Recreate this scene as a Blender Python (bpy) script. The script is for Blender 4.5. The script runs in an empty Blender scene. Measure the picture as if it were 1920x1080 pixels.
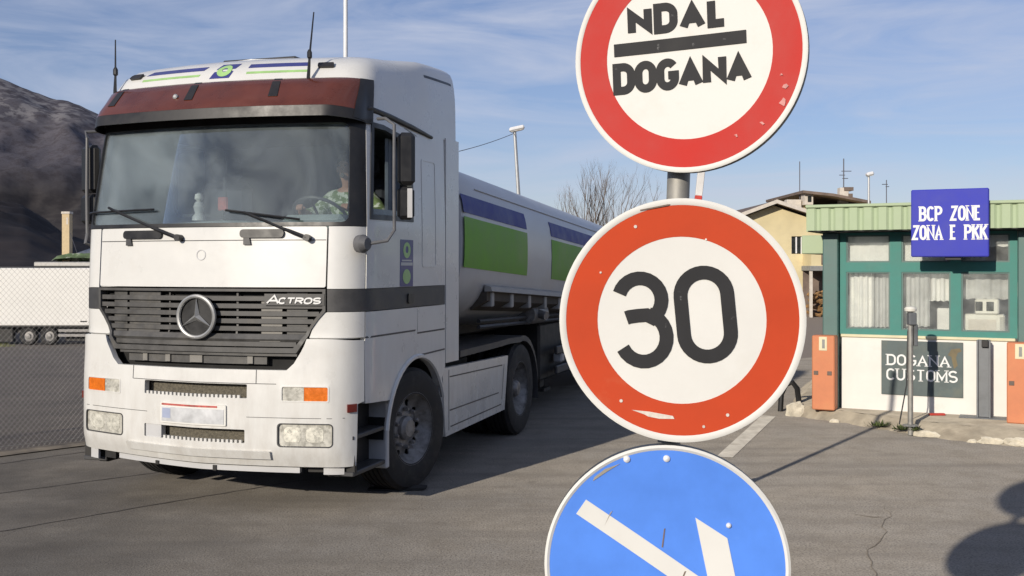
import bpy, bmesh, math, random
from math import sin, cos, tan, pi, radians, sqrt, hypot, atan2
from mathutils import Vector, Matrix, noise
from mathutils.geometry import delaunay_2d_cdt
random.seed(7)
SC = bpy.context.scene
COL = SC.collection

# ------------------------------------------------------------------ camera, world, sun
CAMH = 1.87
cd = bpy.data.cameras.new('camera'); cam = bpy.data.objects.new('camera', cd); COL.objects.link(cam)
cam.location = (0, 0, CAMH); cam.rotation_euler = (radians(90), 0, 0)
cd.sensor_width = 36; cd.lens = 37.5; cd.shift_y = -41/1920; cd.clip_start = 0.05; cd.clip_end = 20000
SC.camera = cam
SUN_AZ, SUN_EL = 32.5, 18.5            # the sun stands behind the camera, to its left
sd = Vector((-sin(radians(SUN_AZ))*cos(radians(SUN_EL)), -cos(radians(SUN_AZ))*cos(radians(SUN_EL)), sin(radians(SUN_EL))))
sl = bpy.data.lights.new('sun', 'SUN'); sl.energy = 3.9; sl.angle = radians(0.6); sl.color = (1, .91, .78)
so = bpy.data.objects.new('sun', sl); COL.objects.link(so)
so.rotation_euler = sd.to_track_quat('Z', 'Y').to_euler(); so.location = (-20, -30, 20)
W = bpy.data.worlds.new('World'); SC.world = W; W.use_nodes = True
wn = W.node_tree.nodes; wl = W.node_tree.links; wn.clear()
wo = wn.new('ShaderNodeOutputWorld'); sky = wn.new('ShaderNodeTexSky'); sky.sky_type = 'NISHITA'
sky.sun_disc = False; sky.sun_elevation = radians(SUN_EL); sky.sun_rotation = radians(180+SUN_AZ)
sky.air_density = 1.0; sky.dust_density = 0.2; sky.ozone_density = 4.0
b1 = wn.new('ShaderNodeBackground'); b1.inputs['Strength'].default_value = 0.092
hs = wn.new('ShaderNodeHueSaturation'); hs.inputs['Saturation'].default_value = 1.0
tn = wn.new('ShaderNodeMixRGB'); tn.blend_type = 'MULTIPLY'; tn.inputs[0].default_value = 1; tn.inputs[2].default_value = (1.06, .93, 1.04, 1)
wl.new(sky.outputs[0], hs.inputs['Color']); wl.new(hs.outputs[0], tn.inputs[1]); wl.new(tn.outputs[0], b1.inputs['Color'])
b2 = wn.new('ShaderNodeBackground'); b2.inputs['Color'].default_value = (.72, .775, .94, 1); b2.inputs['Strength'].default_value = 0.78
tc = wn.new('ShaderNodeTexCoord'); mp = wn.new('ShaderNodeMapping')
mp.inputs['Scale'].default_value = (1.6, 1.6, 9.0); mp.inputs['Rotation'].default_value = (radians(6), radians(-9), 0)
nz = wn.new('ShaderNodeTexNoise'); nz.inputs['Scale'].default_value = 2.6; nz.inputs['Detail'].default_value = 9; nz.inputs['Roughness'].default_value = .58; nz.inputs['Distortion'].default_value = .7
rp = wn.new('ShaderNodeValToRGB'); rp.color_ramp.elements[0].position = .40; rp.color_ramp.elements[0].color = (.13, .13, .13, 1)
rp.color_ramp.elements[1].position = .70; rp.color_ramp.elements[1].color = (.72, .72, .72, 1)
wl.new(tc.outputs['Generated'], mp.inputs[0]); wl.new(mp.outputs[0], nz.inputs['Vector']); wl.new(nz.outputs['Fac'], rp.inputs[0])
wm = wn.new('ShaderNodeMixShader'); wl.new(rp.outputs[0], wm.inputs[0]); wl.new(b1.outputs[0], wm.inputs[1]); wl.new(b2.outputs[0], wm.inputs[2])
wl.new(wm.outputs[0], wo.inputs['Surface'])
vs = SC.view_settings
vs.view_transform = 'Standard'; vs.look = 'None'; vs.exposure = 0.0; vs.gamma = 1.0; vs.use_curve_mapping = False

# ------------------------------------------------------------------ materials
def mat(name, col, rough=.5, metal=0., var=.12, vscale=6., bump=0., bscale=40., coat=0., spec=.5, col2=None, v2scale=1.5, v2lo=.45, v2hi=.6, v2amt=1., rvar=.1):
    m = bpy.data.materials.new(name); m.use_nodes = True
    n = m.node_tree.nodes; l = m.node_tree.links; b = n['Principled BSDF']
    b.inputs['Roughness'].default_value = rough; b.inputs['Metallic'].default_value = metal
    b.inputs['Specular IOR Level'].default_value = spec
    b.inputs['Coat Weight'].default_value = coat; b.inputs['Coat Roughness'].default_value = .08
    t = n.new('ShaderNodeTexCoord'); z = n.new('ShaderNodeTexNoise')
    z.inputs['Scale'].default_value = vscale; z.inputs['Detail'].default_value = 6; z.inputs['Roughness'].default_value = .62
    l.new(t.outputs['Object'], z.inputs['Vector'])
    r = n.new('ShaderNodeValToRGB'); c = col
    lo = [max(0, x*(1-var*1.6)) for x in c]; hi = [min(1, x*(1+var)) for x in c]
    r.color_ramp.elements[0].position = .3; r.color_ramp.elements[0].color = (*lo, 1)
    r.color_ramp.elements[1].position = .68; r.color_ramp.elements[1].color = (*hi, 1)
    l.new(z.outputs['Fac'], r.inputs[0]); out = r.outputs[0]
    if col2:
        z2 = n.new('ShaderNodeTexNoise'); z2.inputs['Scale'].default_value = v2scale; z2.inputs['Detail'].default_value = 8; z2.inputs['Roughness'].default_value = .65
        l.new(t.outputs['Object'], z2.inputs['Vector'])
        mr = n.new('ShaderNodeMapRange'); mr.inputs['From Min'].default_value = v2lo; mr.inputs['From Max'].default_value = v2hi; mr.inputs['To Max'].default_value = v2amt
        l.new(z2.outputs['Fac'], mr.inputs[0])
        mx = n.new('ShaderNodeMixRGB'); mx.inputs[2].default_value = (*col2, 1)
        l.new(mr.outputs[0], mx.inputs[0]); l.new(out, mx.inputs[1]); out = mx.outputs[0]
    l.new(out, b.inputs['Base Color'])
    if rvar:
        rr = n.new('ShaderNodeMapRange'); rr.inputs['To Min'].default_value = max(.02, rough-rvar); rr.inputs['To Max'].default_value = min(1, rough+rvar)
        rr.inputs['From Min'].default_value = .3; rr.inputs['From Max'].default_value = .7
        l.new(z.outputs['Fac'], rr.inputs[0]); l.new(rr.outputs[0], b.inputs['Roughness'])
    if bump:
        zb = n.new('ShaderNodeTexNoise'); zb.inputs['Scale'].default_value = bscale; zb.inputs['Detail'].default_value = 4
        l.new(t.outputs['Object'], zb.inputs['Vector'])
        bp = n.new('ShaderNodeBump'); bp.inputs['Strength'].default_value = bump; bp.inputs['Distance'].default_value = .02
        l.new(zb.outputs['Fac'], bp.inputs['Height']); l.new(bp.outputs[0], b.inputs['Normal'])
    return m

def grime(m, z0, z1, col, amt):
    n = m.node_tree.nodes; l = m.node_tree.links; b = n['Principled BSDF']; src = b.inputs['Base Color'].links[0].from_socket
    t = n.new('ShaderNodeTexCoord'); s = n.new('ShaderNodeSeparateXYZ'); l.new(t.outputs['Object'], s.inputs[0])
    mr = n.new('ShaderNodeMapRange'); mr.inputs['From Min'].default_value = z1; mr.inputs['From Max'].default_value = z0; l.new(s.outputs['Z'], mr.inputs[0])
    mpn = n.new('ShaderNodeMapping'); mpn.inputs['Scale'].default_value = (7, 7, 1.6); l.new(t.outputs['Object'], mpn.inputs[0])
    z = n.new('ShaderNodeTexNoise'); z.inputs['Scale'].default_value = 1.5; z.inputs['Detail'].default_value = 8; z.inputs['Roughness'].default_value = .7; l.new(mpn.outputs[0], z.inputs['Vector'])
    r = n.new('ShaderNodeMapRange'); r.inputs['From Min'].default_value = .38; r.inputs['From Max'].default_value = .72; r.inputs['To Max'].default_value = amt; l.new(z.outputs['Fac'], r.inputs[0])
    mu = n.new('ShaderNodeMath'); mu.operation = 'MULTIPLY'; l.new(mr.outputs[0], mu.inputs[0]); l.new(r.outputs[0], mu.inputs[1])
    mx = n.new('ShaderNodeMixRGB'); mx.inputs[2].default_value = (*col, 1); l.new(mu.outputs[0], mx.inputs[0]); l.new(src, mx.inputs[1]); l.new(mx.outputs[0], b.inputs['Base Color'])

def glass(name, tint, haze=.12, dcol=(.5, .52, .5), rough=.0, ior=1.5, dscale=3.):
    m = bpy.data.materials.new(name); m.use_nodes = True
    n = m.node_tree.nodes; l = m.node_tree.links; n.clear()
    o = n.new('ShaderNodeOutputMaterial'); tr = n.new('ShaderNodeBsdfTransparent'); tr.inputs[0].default_value = (*tint, 1)
    gl = n.new('ShaderNodeBsdfGlossy'); gl.inputs['Roughness'].default_value = rough; gl.inputs['Color'].default_value = (.95, .97, 1, 1)
    fr = n.new('ShaderNodeFresnel'); fr.inputs['IOR'].default_value = ior
    m1 = n.new('ShaderNodeMixShader'); l.new(fr.outputs[0], m1.inputs[0]); l.new(tr.outputs[0], m1.inputs[1]); l.new(gl.outputs[0], m1.inputs[2])
    df = n.new('ShaderNodeBsdfDiffuse'); df.inputs[0].default_value = (*dcol, 1)  # pale film in the glass stands in for reflected sky and haze
    t = n.new('ShaderNodeTexCoord'); z = n.new('ShaderNodeTexNoise'); z.inputs['Scale'].default_value = dscale; z.inputs['Detail'].default_value = 7; z.inputs['Distortion'].default_value = 1.2
    l.new(t.outputs['Object'], z.inputs['Vector'])
    mr = n.new('ShaderNodeMapRange'); mr.inputs['From Min'].default_value = .35; mr.inputs['From Max'].default_value = .75; mr.inputs['To Min'].default_value = haze*.38; mr.inputs['To Max'].default_value = haze*1.65
    l.new(z.outputs['Fac'], mr.inputs[0])
    m2 = n.new('ShaderNodeMixShader'); l.new(mr.outputs[0], m2.inputs[0]); l.new(m1.outputs[0], m2.inputs[1]); l.new(df.outputs[0], m2.inputs[2])
    l.new(m2.outputs[0], o.inputs['Surface'])
    return m

M = {}
M['white'] = mat('white_paint', (.715, .71, .68), .32, var=.03, vscale=3, coat=.35, bump=.10, bscale=2.6, col2=(.52, .47, .40), v2scale=2.2, v2lo=.58, v2hi=.85, v2amt=.35)
grime(M['white'], .35, 1.5, (.36, .31, .25), .42)
M['black'] = mat('black_plastic', (.018, .018, .019), .42, var=.2, vscale=8)
M['dark'] = mat('dark_grey_plastic', (.055, .055, .057), .5, var=.18, vscale=7, col2=(.12, .11, .10), v2scale=5, v2lo=.5, v2hi=.8, v2amt=.5)
M['grille'] = mat('grey_grille_plastic', (.085, .083, .080), .5, var=.2, vscale=9, col2=(.16, .145, .12), v2scale=6, v2lo=.5, v2hi=.8, v2amt=.5)
M['slat_pale'] = mat('pale_grille_plastic', (.22, .21, .19), .5, var=.15)
M['void'] = mat('dark_cavity', (.010, .010, .010), .8, var=.2)
M['mesh'] = mat('dusty_radiator_mesh', (.13, .115, .085), .7, var=.35, vscale=55, bump=.6, bscale=120)
M['rubber'] = mat('tyre_rubber', (.022, .021, .021), .75, var=.25, vscale=12, col2=(.075, .068, .06), v2scale=9, v2lo=.5, v2hi=.75, v2amt=.6)
M['rim'] = mat('dusty_wheel_steel', (.30, .29, .28), .5, .35, var=.25, vscale=14, col2=(.09, .08, .07), v2scale=10, v2lo=.48, v2hi=.7, v2amt=.7)
M['chrome'] = mat('chrome', (.42, .42, .41), .42, .55, var=.05)
M['chassis'] = mat('chassis_black', (.02, .019, .018), .6, var=.3, vscale=8, col2=(.06, .05, .04), v2scale=5, v2lo=.5, v2hi=.8, v2amt=.5)
M['amber'] = mat('amber_lens', (.72, .17, .015), .18, var=.15, vscale=40, coat=.6)
M['redlens'] = mat('red_lens', (.20, .022, .015), .25, var=.15, coat=.6)
M['lens'] = mat('headlamp_lens', (.58, .565, .50), .15, .0, var=.22, vscale=16, col2=(.30, .29, .25), v2scale=22, v2lo=.5, v2hi=.62, v2amt=.8, coat=1., rvar=.08)
M['reflector'] = mat('headlamp_reflector', (.80, .78, .68), .30, .35, var=.2, vscale=30)
M['blue_decal'] = mat('blue_decal', (.045, .05, .22), .35, var=.12, coat=.2)
M['green_decal'] = mat('green_decal', (.36, .60, .22), .4, var=.12, coat=.2)
grime(M['tank_white'], .9, 2.4, (.22, .19, .16), .8) if False else None
M['tank_blue'] = mat('tank_blue', (.040, .045, .23), .5, var=.1, spec=.25)
M['tank_green'] = mat('tank_green', (.17, .40, .045), .5, var=.12, vscale=2, spec=.25)
M['tank_white'] = mat('tank_white', (.54, .54, .54), .42, var=.05, vscale=2, coat=.1, col2=(.42, .38, .33), v2scale=1.6, v2lo=.55, v2hi=.85, v2amt=.4)
M['visor'] = mat('tinted_red_visor', (.115, .028, .014), .3, var=.15, vscale=4, coat=.5)
M['visor_dark'] = mat('smoked_visor', (.022, .020, .019), .45, var=.2, coat=.1)
M['glass'] = glass('windscreen_glass', (.86, .90, .90), .14, (.40, .45, .48), dscale=1.7)
M['doorglass'] = glass('lowered_door_glass', (.35, .40, .40), .22)
M['dash'] = mat('grey_dashboard', (.33, .38, .38), .6, var=.1)
M['liner'] = mat('cab_liner', (.045, .05, .055), .8, var=.2)
M['seat'] = mat('seat_cloth', (.05, .055, .07), .9, var=.2)
M['curtain'] = mat('cab_curtain', (.16, .19, .22), .9, var=.2)
M['skin'] = mat('skin', (.48, .26, .18), .5, var=.08)
M['hair'] = mat('dark_hair', (.03, .022, .018), .6, var=.3)
M['shirt'] = mat('camouflage_shirt', (.20, .27, .11), .85, var=.2, col2=(.62, .66, .57), v2scale=16, v2lo=.5, v2hi=.53)
M['plate'] = mat('number_plate', (.60, .61, .62), .4, var=.2, vscale=7)
M['plate_blue'] = mat('plate_blue_band', (.40, .45, .60), .4, var=.1)
M['plate_red'] = mat('faded_red_strip', (.50, .10, .08), .5, var=.3, vscale=25)
M['mirror'] = mat('mirror_glass', (.9, .9, .9), .03, 1., var=0, rvar=0)
# signs
M['sign_white'] = mat('sign_white', (.76, .75, .705), .6, var=.03, vscale=5, spec=.25, col2=(.62, .59, .52), v2scale=7, v2lo=.54, v2hi=.80, v2amt=.45)
M['sign_red'] = mat('sign_red', (.52, .030, .022), .6, var=.07, vscale=4, spec=.25, col2=(.60, .22, .19), v2scale=6, v2lo=.60, v2hi=.80, v2amt=.5)
M['sign_orange'] = mat('sign_orange_red', (.56, .062, .016), .6, var=.06, vscale=4, spec=.25, col2=(.60, .20, .10), v2scale=5, v2lo=.60, v2hi=.8, v2amt=.5)
M['scuff'] = mat('pale_scuff', (.66, .30, .27), .7, var=.2, vscale=30)
M['arm'] = mat('grey_mirror_arm', (.13, .13, .135), .5, var=.15)
M['sign_blue'] = mat('sign_blue', (.10, .27, .84), .6, var=.08, vscale=5, spec=.2, col2=(.20, .40, .86), v2scale=8, v2lo=.60, v2hi=.78, v2amt=.45)
M['sign_black'] = mat('sign_black', (.034, .034, .036), .65, spec=.2, var=.15, col2=(.20, .20, .20), v2scale=34, v2lo=.66, v2hi=.72, v2amt=.8)
M['scratch'] = mat('scratched_paint', (.72, .66, .58), .6, var=.2, vscale=30)
M['galv'] = mat('galvanised_steel', (.36, .35, .32), .58, .5, var=.15, vscale=12)
M['alu_back'] = mat('sign_back', (.10, .105, .11), .5, .4, var=.1)
M['boom_red'] = mat('barrier_red', (.55, .06, .045), .5, var=.12)
M['boom_white'] = mat('barrier_white', (.75, .73, .70), .5, var=.08)
# kiosk
M['teal'] = mat('teal_frame', (.062, .235, .200), .55, spec=.3, var=.08, vscale=5, col2=(.10, .26, .225), v2scale=6, v2lo=.5, v2hi=.8, v2amt=.5)
M['teal_dark'] = mat('teal_column', (.085, .165, .150), .5, var=.1)
M['mint'] = mat('mint_cladding', (.42, .51, .33), .6, var=.05, vscale=3, spec=.3, col2=(.32, .40, .25), v2scale=3, v2lo=.5, v2hi=.8, v2amt=.5)
M['kwhite'] = mat('kiosk_white_wall', (.78, .76, .71), .7, var=.04, vscale=2.5, col2=(.52, .47, .38), v2scale=3, v2lo=.60, v2hi=.85, v2amt=.5)
M['cream'] = mat('cream_sill', (.72, .66, .44), .6, var=.08)
M['kglass'] = glass('kiosk_glass', (.97, .98, .97), .11, (.72, .74, .72), ior=1.45)
M['blind'] = mat('white_blind', (.78, .77, .74), .8, var=.05)
M['blind_grey'] = mat('grey_blind', (.50, .50, .49), .8, var=.15, vscale=3)
M['kiosk_in'] = mat('kiosk_interior', (.46, .45, .43), .9, var=.15, vscale=1.5)
M['machine'] = mat('cream_machine', (.74, .72, .64), .5, var=.06)
M['bcp_blue'] = mat('zone_sign_blue', (.052, .060, .44), .6, var=.05, vscale=4, spec=.25)
M['slate'] = mat('customs_sign_slate', (.085, .115, .115), .5, var=.15, vscale=5, col2=(.16, .17, .13), v2scale=4, v2lo=.5, v2hi=.75, v2amt=.6)
M['letter'] = mat('white_lettering', (.80, .80, .78), .5, var=.04)
M['gold'] = mat('faded_gold', (.17, .135, .07), .6, var=.2)
M['orange'] = mat('orange_cabinet_paint', (.64, .24, .12), .6, var=.05, vscale=5, spec=.25, col2=(.64, .30, .145), v2scale=3, v2lo=.5, v2hi=.7, v2amt=.5)
M['grey_post'] = mat('grey_steel_paint', (.17, .18, .19), .5, .2, var=.15)
M['rail_grey'] = mat('grimy_rail', (.40, .385, .36), .6, var=.15, vscale=3)
M['rail_brown'] = mat('grimy_bracket', (.075, .062, .048), .8, var=.3)
M['stone'] = mat('pale_broken_stone', (.62, .57, .46), .9, var=.2, vscale=9, bump=.6, bscale=20)
M['pavement'] = mat('pavement_concrete', (.37, .325, .25), .9, var=.2, vscale=3.5, bump=.35, bscale=30, col2=(.24, .205, .155), v2scale=2.2, v2lo=.5, v2hi=.66, v2amt=.8)
M['weed'] = mat('weed_green', (.09, .12, .035), .8, var=.4, vscale=20)
M['bark'] = mat('bare_bark', (.17, .135, .11), .9, var=.25, vscale=4)
M['yellow_wall'] = mat('pale_yellow_render', (.70, .60, .36), .85, var=.08, vscale=1.2, col2=(.48, .40, .27), v2scale=1.3, v2lo=.56, v2hi=.75, v2amt=.6)
M['tile'] = mat('brown_roof', (.20, .15, .12), .8, var=.2, vscale=3)
M['trim'] = mat('pale_trim', (.66, .60, .52), .8, var=.1)
M['slab'] = mat('grey_slab', (.28, .28, .27), .8, var=.15)
M['darkwin'] = mat('dark_window', (.03, .035, .035), .15, var=.2)
M['timber'] = mat('stacked_timber', (.30, .17, .07), .8, var=.45, vscale=5)
M['lamp_metal'] = mat('lamp_metal', (.42, .43, .44), .45, .4, var=.1)
M['lamp_white'] = mat('lamp_head_white', (.80, .80, .80), .4, var=.05)
M['trailer_white'] = mat('box_trailer_white', (.78, .765, .72), .5, var=.03, vscale=.7)
M['cable'] = mat('cable', (.10, .10, .12), .6, var=.1)
M['wire'] = mat('fence_wire', (.42, .40, .37), .5, .5, var=.15)
M['green_tarp'] = mat('green_tarpaulin', (.10, .15, .07), .8, var=.4, vscale=1.5, col2=(.30, .33, .27), v2scale=2, v2lo=.5, v2hi=.6)
M['corr'] = mat('corrugated_metal', (.42, .41, .39), .5, .3, var=.15)
M['pillar'] = mat('cream_pillar', (.64, .50, .30), .8, var=.08)
M['crack'] = mat('dirt_filled_crack', (.15, .128, .10), .9, var=.3, vscale=4)
M['tar'] = mat('tar_seam', (.085, .075, .066), .85, var=.3, vscale=4)
M['line'] = mat('worn_road_paint', (.46, .43, .37), .9, var=.12, vscale=5, col2=(.30, .27, .225), v2scale=7, v2lo=.46, v2hi=.66, v2amt=.8)
M['hose'] = mat('black_hose', (.015, .015, .016), .5, var=.2)

for k in ('line', 'pavement', 'stone', 'tar', 'crack'): M[k].node_tree.nodes['Principled BSDF'].inputs['Diffuse Roughness'].default_value = 1.

def ground_material():
    m = bpy.data.materials.new('asphalt'); m.use_nodes = True
    n = m.node_tree.nodes; l = m.node_tree.links; b = n['Principled BSDF']
    b.inputs['Specular IOR Level'].default_value = .25
    g = n.new('ShaderNodeNewGeometry')
    def noi(sc, det=6, ro=.6, dist=0.):
        z = n.new('ShaderNodeTexNoise'); z.inputs['Scale'].default_value = sc; z.inputs['Detail'].default_value = det
        z.inputs['Roughness'].default_value = ro; z.inputs['Distortion'].default_value = dist
        l.new(g.outputs['Position'], z.inputs['Vector']); return z.outputs['Fac']
    def rng(s, a, bb, lo=0., hi=1.):
        r = n.new('ShaderNodeMapRange'); r.inputs['From Min'].default_value = a; r.inputs['From Max'].default_value = bb
        r.inputs['To Min'].default_value = lo; r.inputs['To Max'].default_value = hi; l.new(s, r.inputs[0]); return r.outputs[0]
    def mix(f, a, c2, bt='MIX'):
        x = n.new('ShaderNodeMixRGB'); x.blend_type = bt
        if isinstance(f, float): x.inputs[0].default_value = f
        else: l.new(f, x.inputs[0])
        if isinstance(a, tuple): x.inputs[1].default_value = (*a, 1)
        else: l.new(a, x.inputs[1])
        if isinstance(c2, tuple): x.inputs[2].default_value = (*c2, 1)
        else: l.new(c2, x.inputs[2])
        return x.outputs[0]
    c = mix(rng(noi(.55, 5), .38, .62), (.262, .234, .196), (.230, .214, .192))
    c = mix(rng(noi(2.6, 7, .65), .45, .75), c, (.190, .169, .142))
    c = mix(rng(noi(60, 3), .45, .75, 0, .55), c, (.42, .385, .325))
    c = mix(rng(noi(70, 2), .52, .68, 0, .85), c, (.075, .068, .06))
    c = mix(rng(noi(14, 5, .7), .60, .74, 0, .5), c, (.14, .125, .105))
    # long worn and oily streaks along the driving line
    t2 = n.new('ShaderNodeMapping'); t2.inputs['Rotation'].default_value = (0, 0, radians(-38)); t2.inputs['Scale'].default_value = (.22, 2.2, 1); l.new(g.outputs['Position'], t2.inputs[0])
    z2 = n.new('ShaderNodeTexNoise'); z2.inputs['Scale'].default_value = 1.3; z2.inputs['Detail'].default_value = 6; z2.inputs['Roughness'].default_value = .6; l.new(t2.outputs[0], z2.inputs['Vector'])
    c = mix(rng(z2.outputs['Fac'], .48, .70, 0, .55), c, (.135, .122, .108))
    # oily stains
    c = mix(rng(noi(1.7, 4, .5, 1.0), .66, .74, 0, .5), c, (.13, .115, .098))
    # asphalt growing darker towards the left, and the lot behind the fence
    sx = n.new('ShaderNodeSeparateXYZ'); l.new(g.outputs['Position'], sx.inputs[0])
    ma = n.new('ShaderNodeMath'); ma.operation = 'MULTIPLY_ADD'; ma.inputs[1].default_value = -.98; l.new(sx.outputs['X'], ma.inputs[0]); l.new(sx.outputs['Y'], ma.inputs[2])
    c = mix(rng(ma.outputs[0], 15.75, 15.95), c, (.150, .128, .112))
    c = mix(rng(noi(5.5, 6), .46, .7, 0, .35), c, (.15, .13, .105))
    wv = noi(.9, 5, .6)
    md = n.new('ShaderNodeMath'); md.operation = 'ADD'; l.new(ma.outputs[0], md.inputs[0]); l.new(rng(wv, 0, 1, -1.2, 1.2), md.inputs[1])
    sx2 = rng(sx.outputs['X'], .8, -3.2)
    f2 = n.new('ShaderNodeMath'); f2.operation = 'MULTIPLY'; l.new(sx2, f2.inputs[0]); l.new(rng(wv, .35, .65, .45, .85), f2.inputs[1])
    c = mix(f2.outputs[0], c, (.070, .064, .058))
    l.new(c, b.inputs['Base Color']); b.inputs['Roughness'].default_value = .88; b.inputs['Diffuse Roughness'].default_value = 1.0
    bp = n.new('ShaderNodeBump'); bp.inputs['Strength'].default_value = .5; bp.inputs['Distance'].default_value = .012
    l.new(noi(75, 4), bp.inputs['Height']); l.new(bp.outputs[0], b.inputs['Normal'])
    return m
M['ground'] = ground_material()

def mountain_material():
    m = bpy.data.materials.new('mountain_scrub'); m.use_nodes = True
    n = m.node_tree.nodes; l = m.node_tree.links; b = n['Principled BSDF']; b.inputs['Roughness'].default_value = .95; b.inputs['Specular IOR Level'].default_value = .1
    g = n.new('ShaderNodeNewGeometry'); mpn = n.new('ShaderNodeMapping'); mpn.inputs['Scale'].default_value = (.001, .001, .0012)
    l.new(g.outputs['Position'], mpn.inputs[0])
    def noi(sc, det=8, dist=.3):
        z = n.new('ShaderNodeTexNoise'); z.inputs['Scale'].default_value = sc; z.inputs['Detail'].default_value = det; z.inputs['Roughness'].default_value = .62; z.inputs['Distortion'].default_value = dist
        l.new(mpn.outputs[0], z.inputs['Vector']); return z.outputs['Fac']
    def rng(s, a, bb, lo=0., hi=1.):
        r = n.new('ShaderNodeMapRange'); r.inputs['From Min'].default_value = a; r.inputs['From Max'].default_value = bb
        r.inputs['To Min'].default_value = lo; r.inputs['To Max'].default_value = hi; l.new(s, r.inputs[0]); return r.outputs[0]
    def mix(f, a, c2):
        x = n.new('ShaderNodeMixRGB'); l.new(f, x.inputs[0])
        for i, v in ((1, a), (2, c2)):
            if isinstance(v, tuple): x.inputs[i].default_value = (*v, 1)
            else: l.new(v, x.inputs[i])
        return x.outputs[0]
    s = n.new('ShaderNodeSeparateXYZ'); l.new(g.outputs['Position'], s.inputs[0])
    c = mix(rng(noi(3.2), .42, .60), (.088, .083, .098), (.118, .110, .124))  # mauve grey carries the distance haze in the base colour
    c = mix(rng(noi(42, 6, 0), .47, .60, 0, .75), c, (.062, .054, .060))
    c = mix(rng(noi(120, 4, 0), .50, .64, 0, .45), c, (.052, .048, .054))
    c = mix(rng(noi(330, 3, 0), .52, .66, 0, .35), c, (.14, .135, .145))
    # rock outcrops high up
    hi_ = rng(s.outputs['Z'], 300, 345)
    f = n.new('ShaderNodeMath'); f.operation = 'MULTIPLY'; l.new(hi_, f.inputs[0]); l.new(rng(noi(30, 8, 0), .47, .56), f.inputs[1])
    c = mix(f.outputs[0], c, (.21, .20, .205))
    # darker brown lower down
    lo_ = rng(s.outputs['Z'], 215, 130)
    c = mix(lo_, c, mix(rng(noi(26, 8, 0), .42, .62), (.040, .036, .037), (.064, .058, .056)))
    l.new(c, b.inputs['Base Color'])
    return m
M['mountain'] = mountain_material()
M['hill'] = mat('dark_wooded_hill', (.026, .023, .025), .95, var=.3, vscale=.02, spec=.1, col2=(.055, .045, .042), v2scale=.012, v2lo=.48, v2hi=.62)  # near-black mottled tone over the whole nearer hill

# ------------------------------------------------------------------ mesh helpers
def pip(x, y, P):
    r = False; j = len(P)-1
    for i in range(len(P)):
        xi, yi = P[i]; xj, yj = P[j]
        if (yi > y) != (yj > y) and x < (xj-xi)*(y-yi)/(yj-yi)+xi: r = not r
        j = i
    return r
def resample(P, step):
    o = []
    for i in range(len(P)):
        a = P[i]; b = P[(i+1) % len(P)]; d = hypot(b[0]-a[0], b[1]-a[1]); k = max(1, int(math.ceil(d/step)))
        for j in range(k): o.append((a[0]+(b[0]-a[0])*j/k, a[1]+(b[1]-a[1])*j/k))
    return o
def rrect(x0, x1, y0, y1, r, n=4):
    o = []
    for cx, cy, a in ((x1-r, y1-r, 0), (x0+r, y1-r, 90), (x0+r, y0+r, 180), (x1-r, y0+r, 270)):
        for k in range(n+1):
            t = radians(a+90*k/n); o.append((cx+r*cos(t), cy+r*sin(t)))
    return o
def circ(cx, cy, r, n=32, ry=None): return [(cx+r*cos(2*pi*k/n), cy+(ry or r)*sin(2*pi*k/n)) for k in range(n)]

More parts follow.
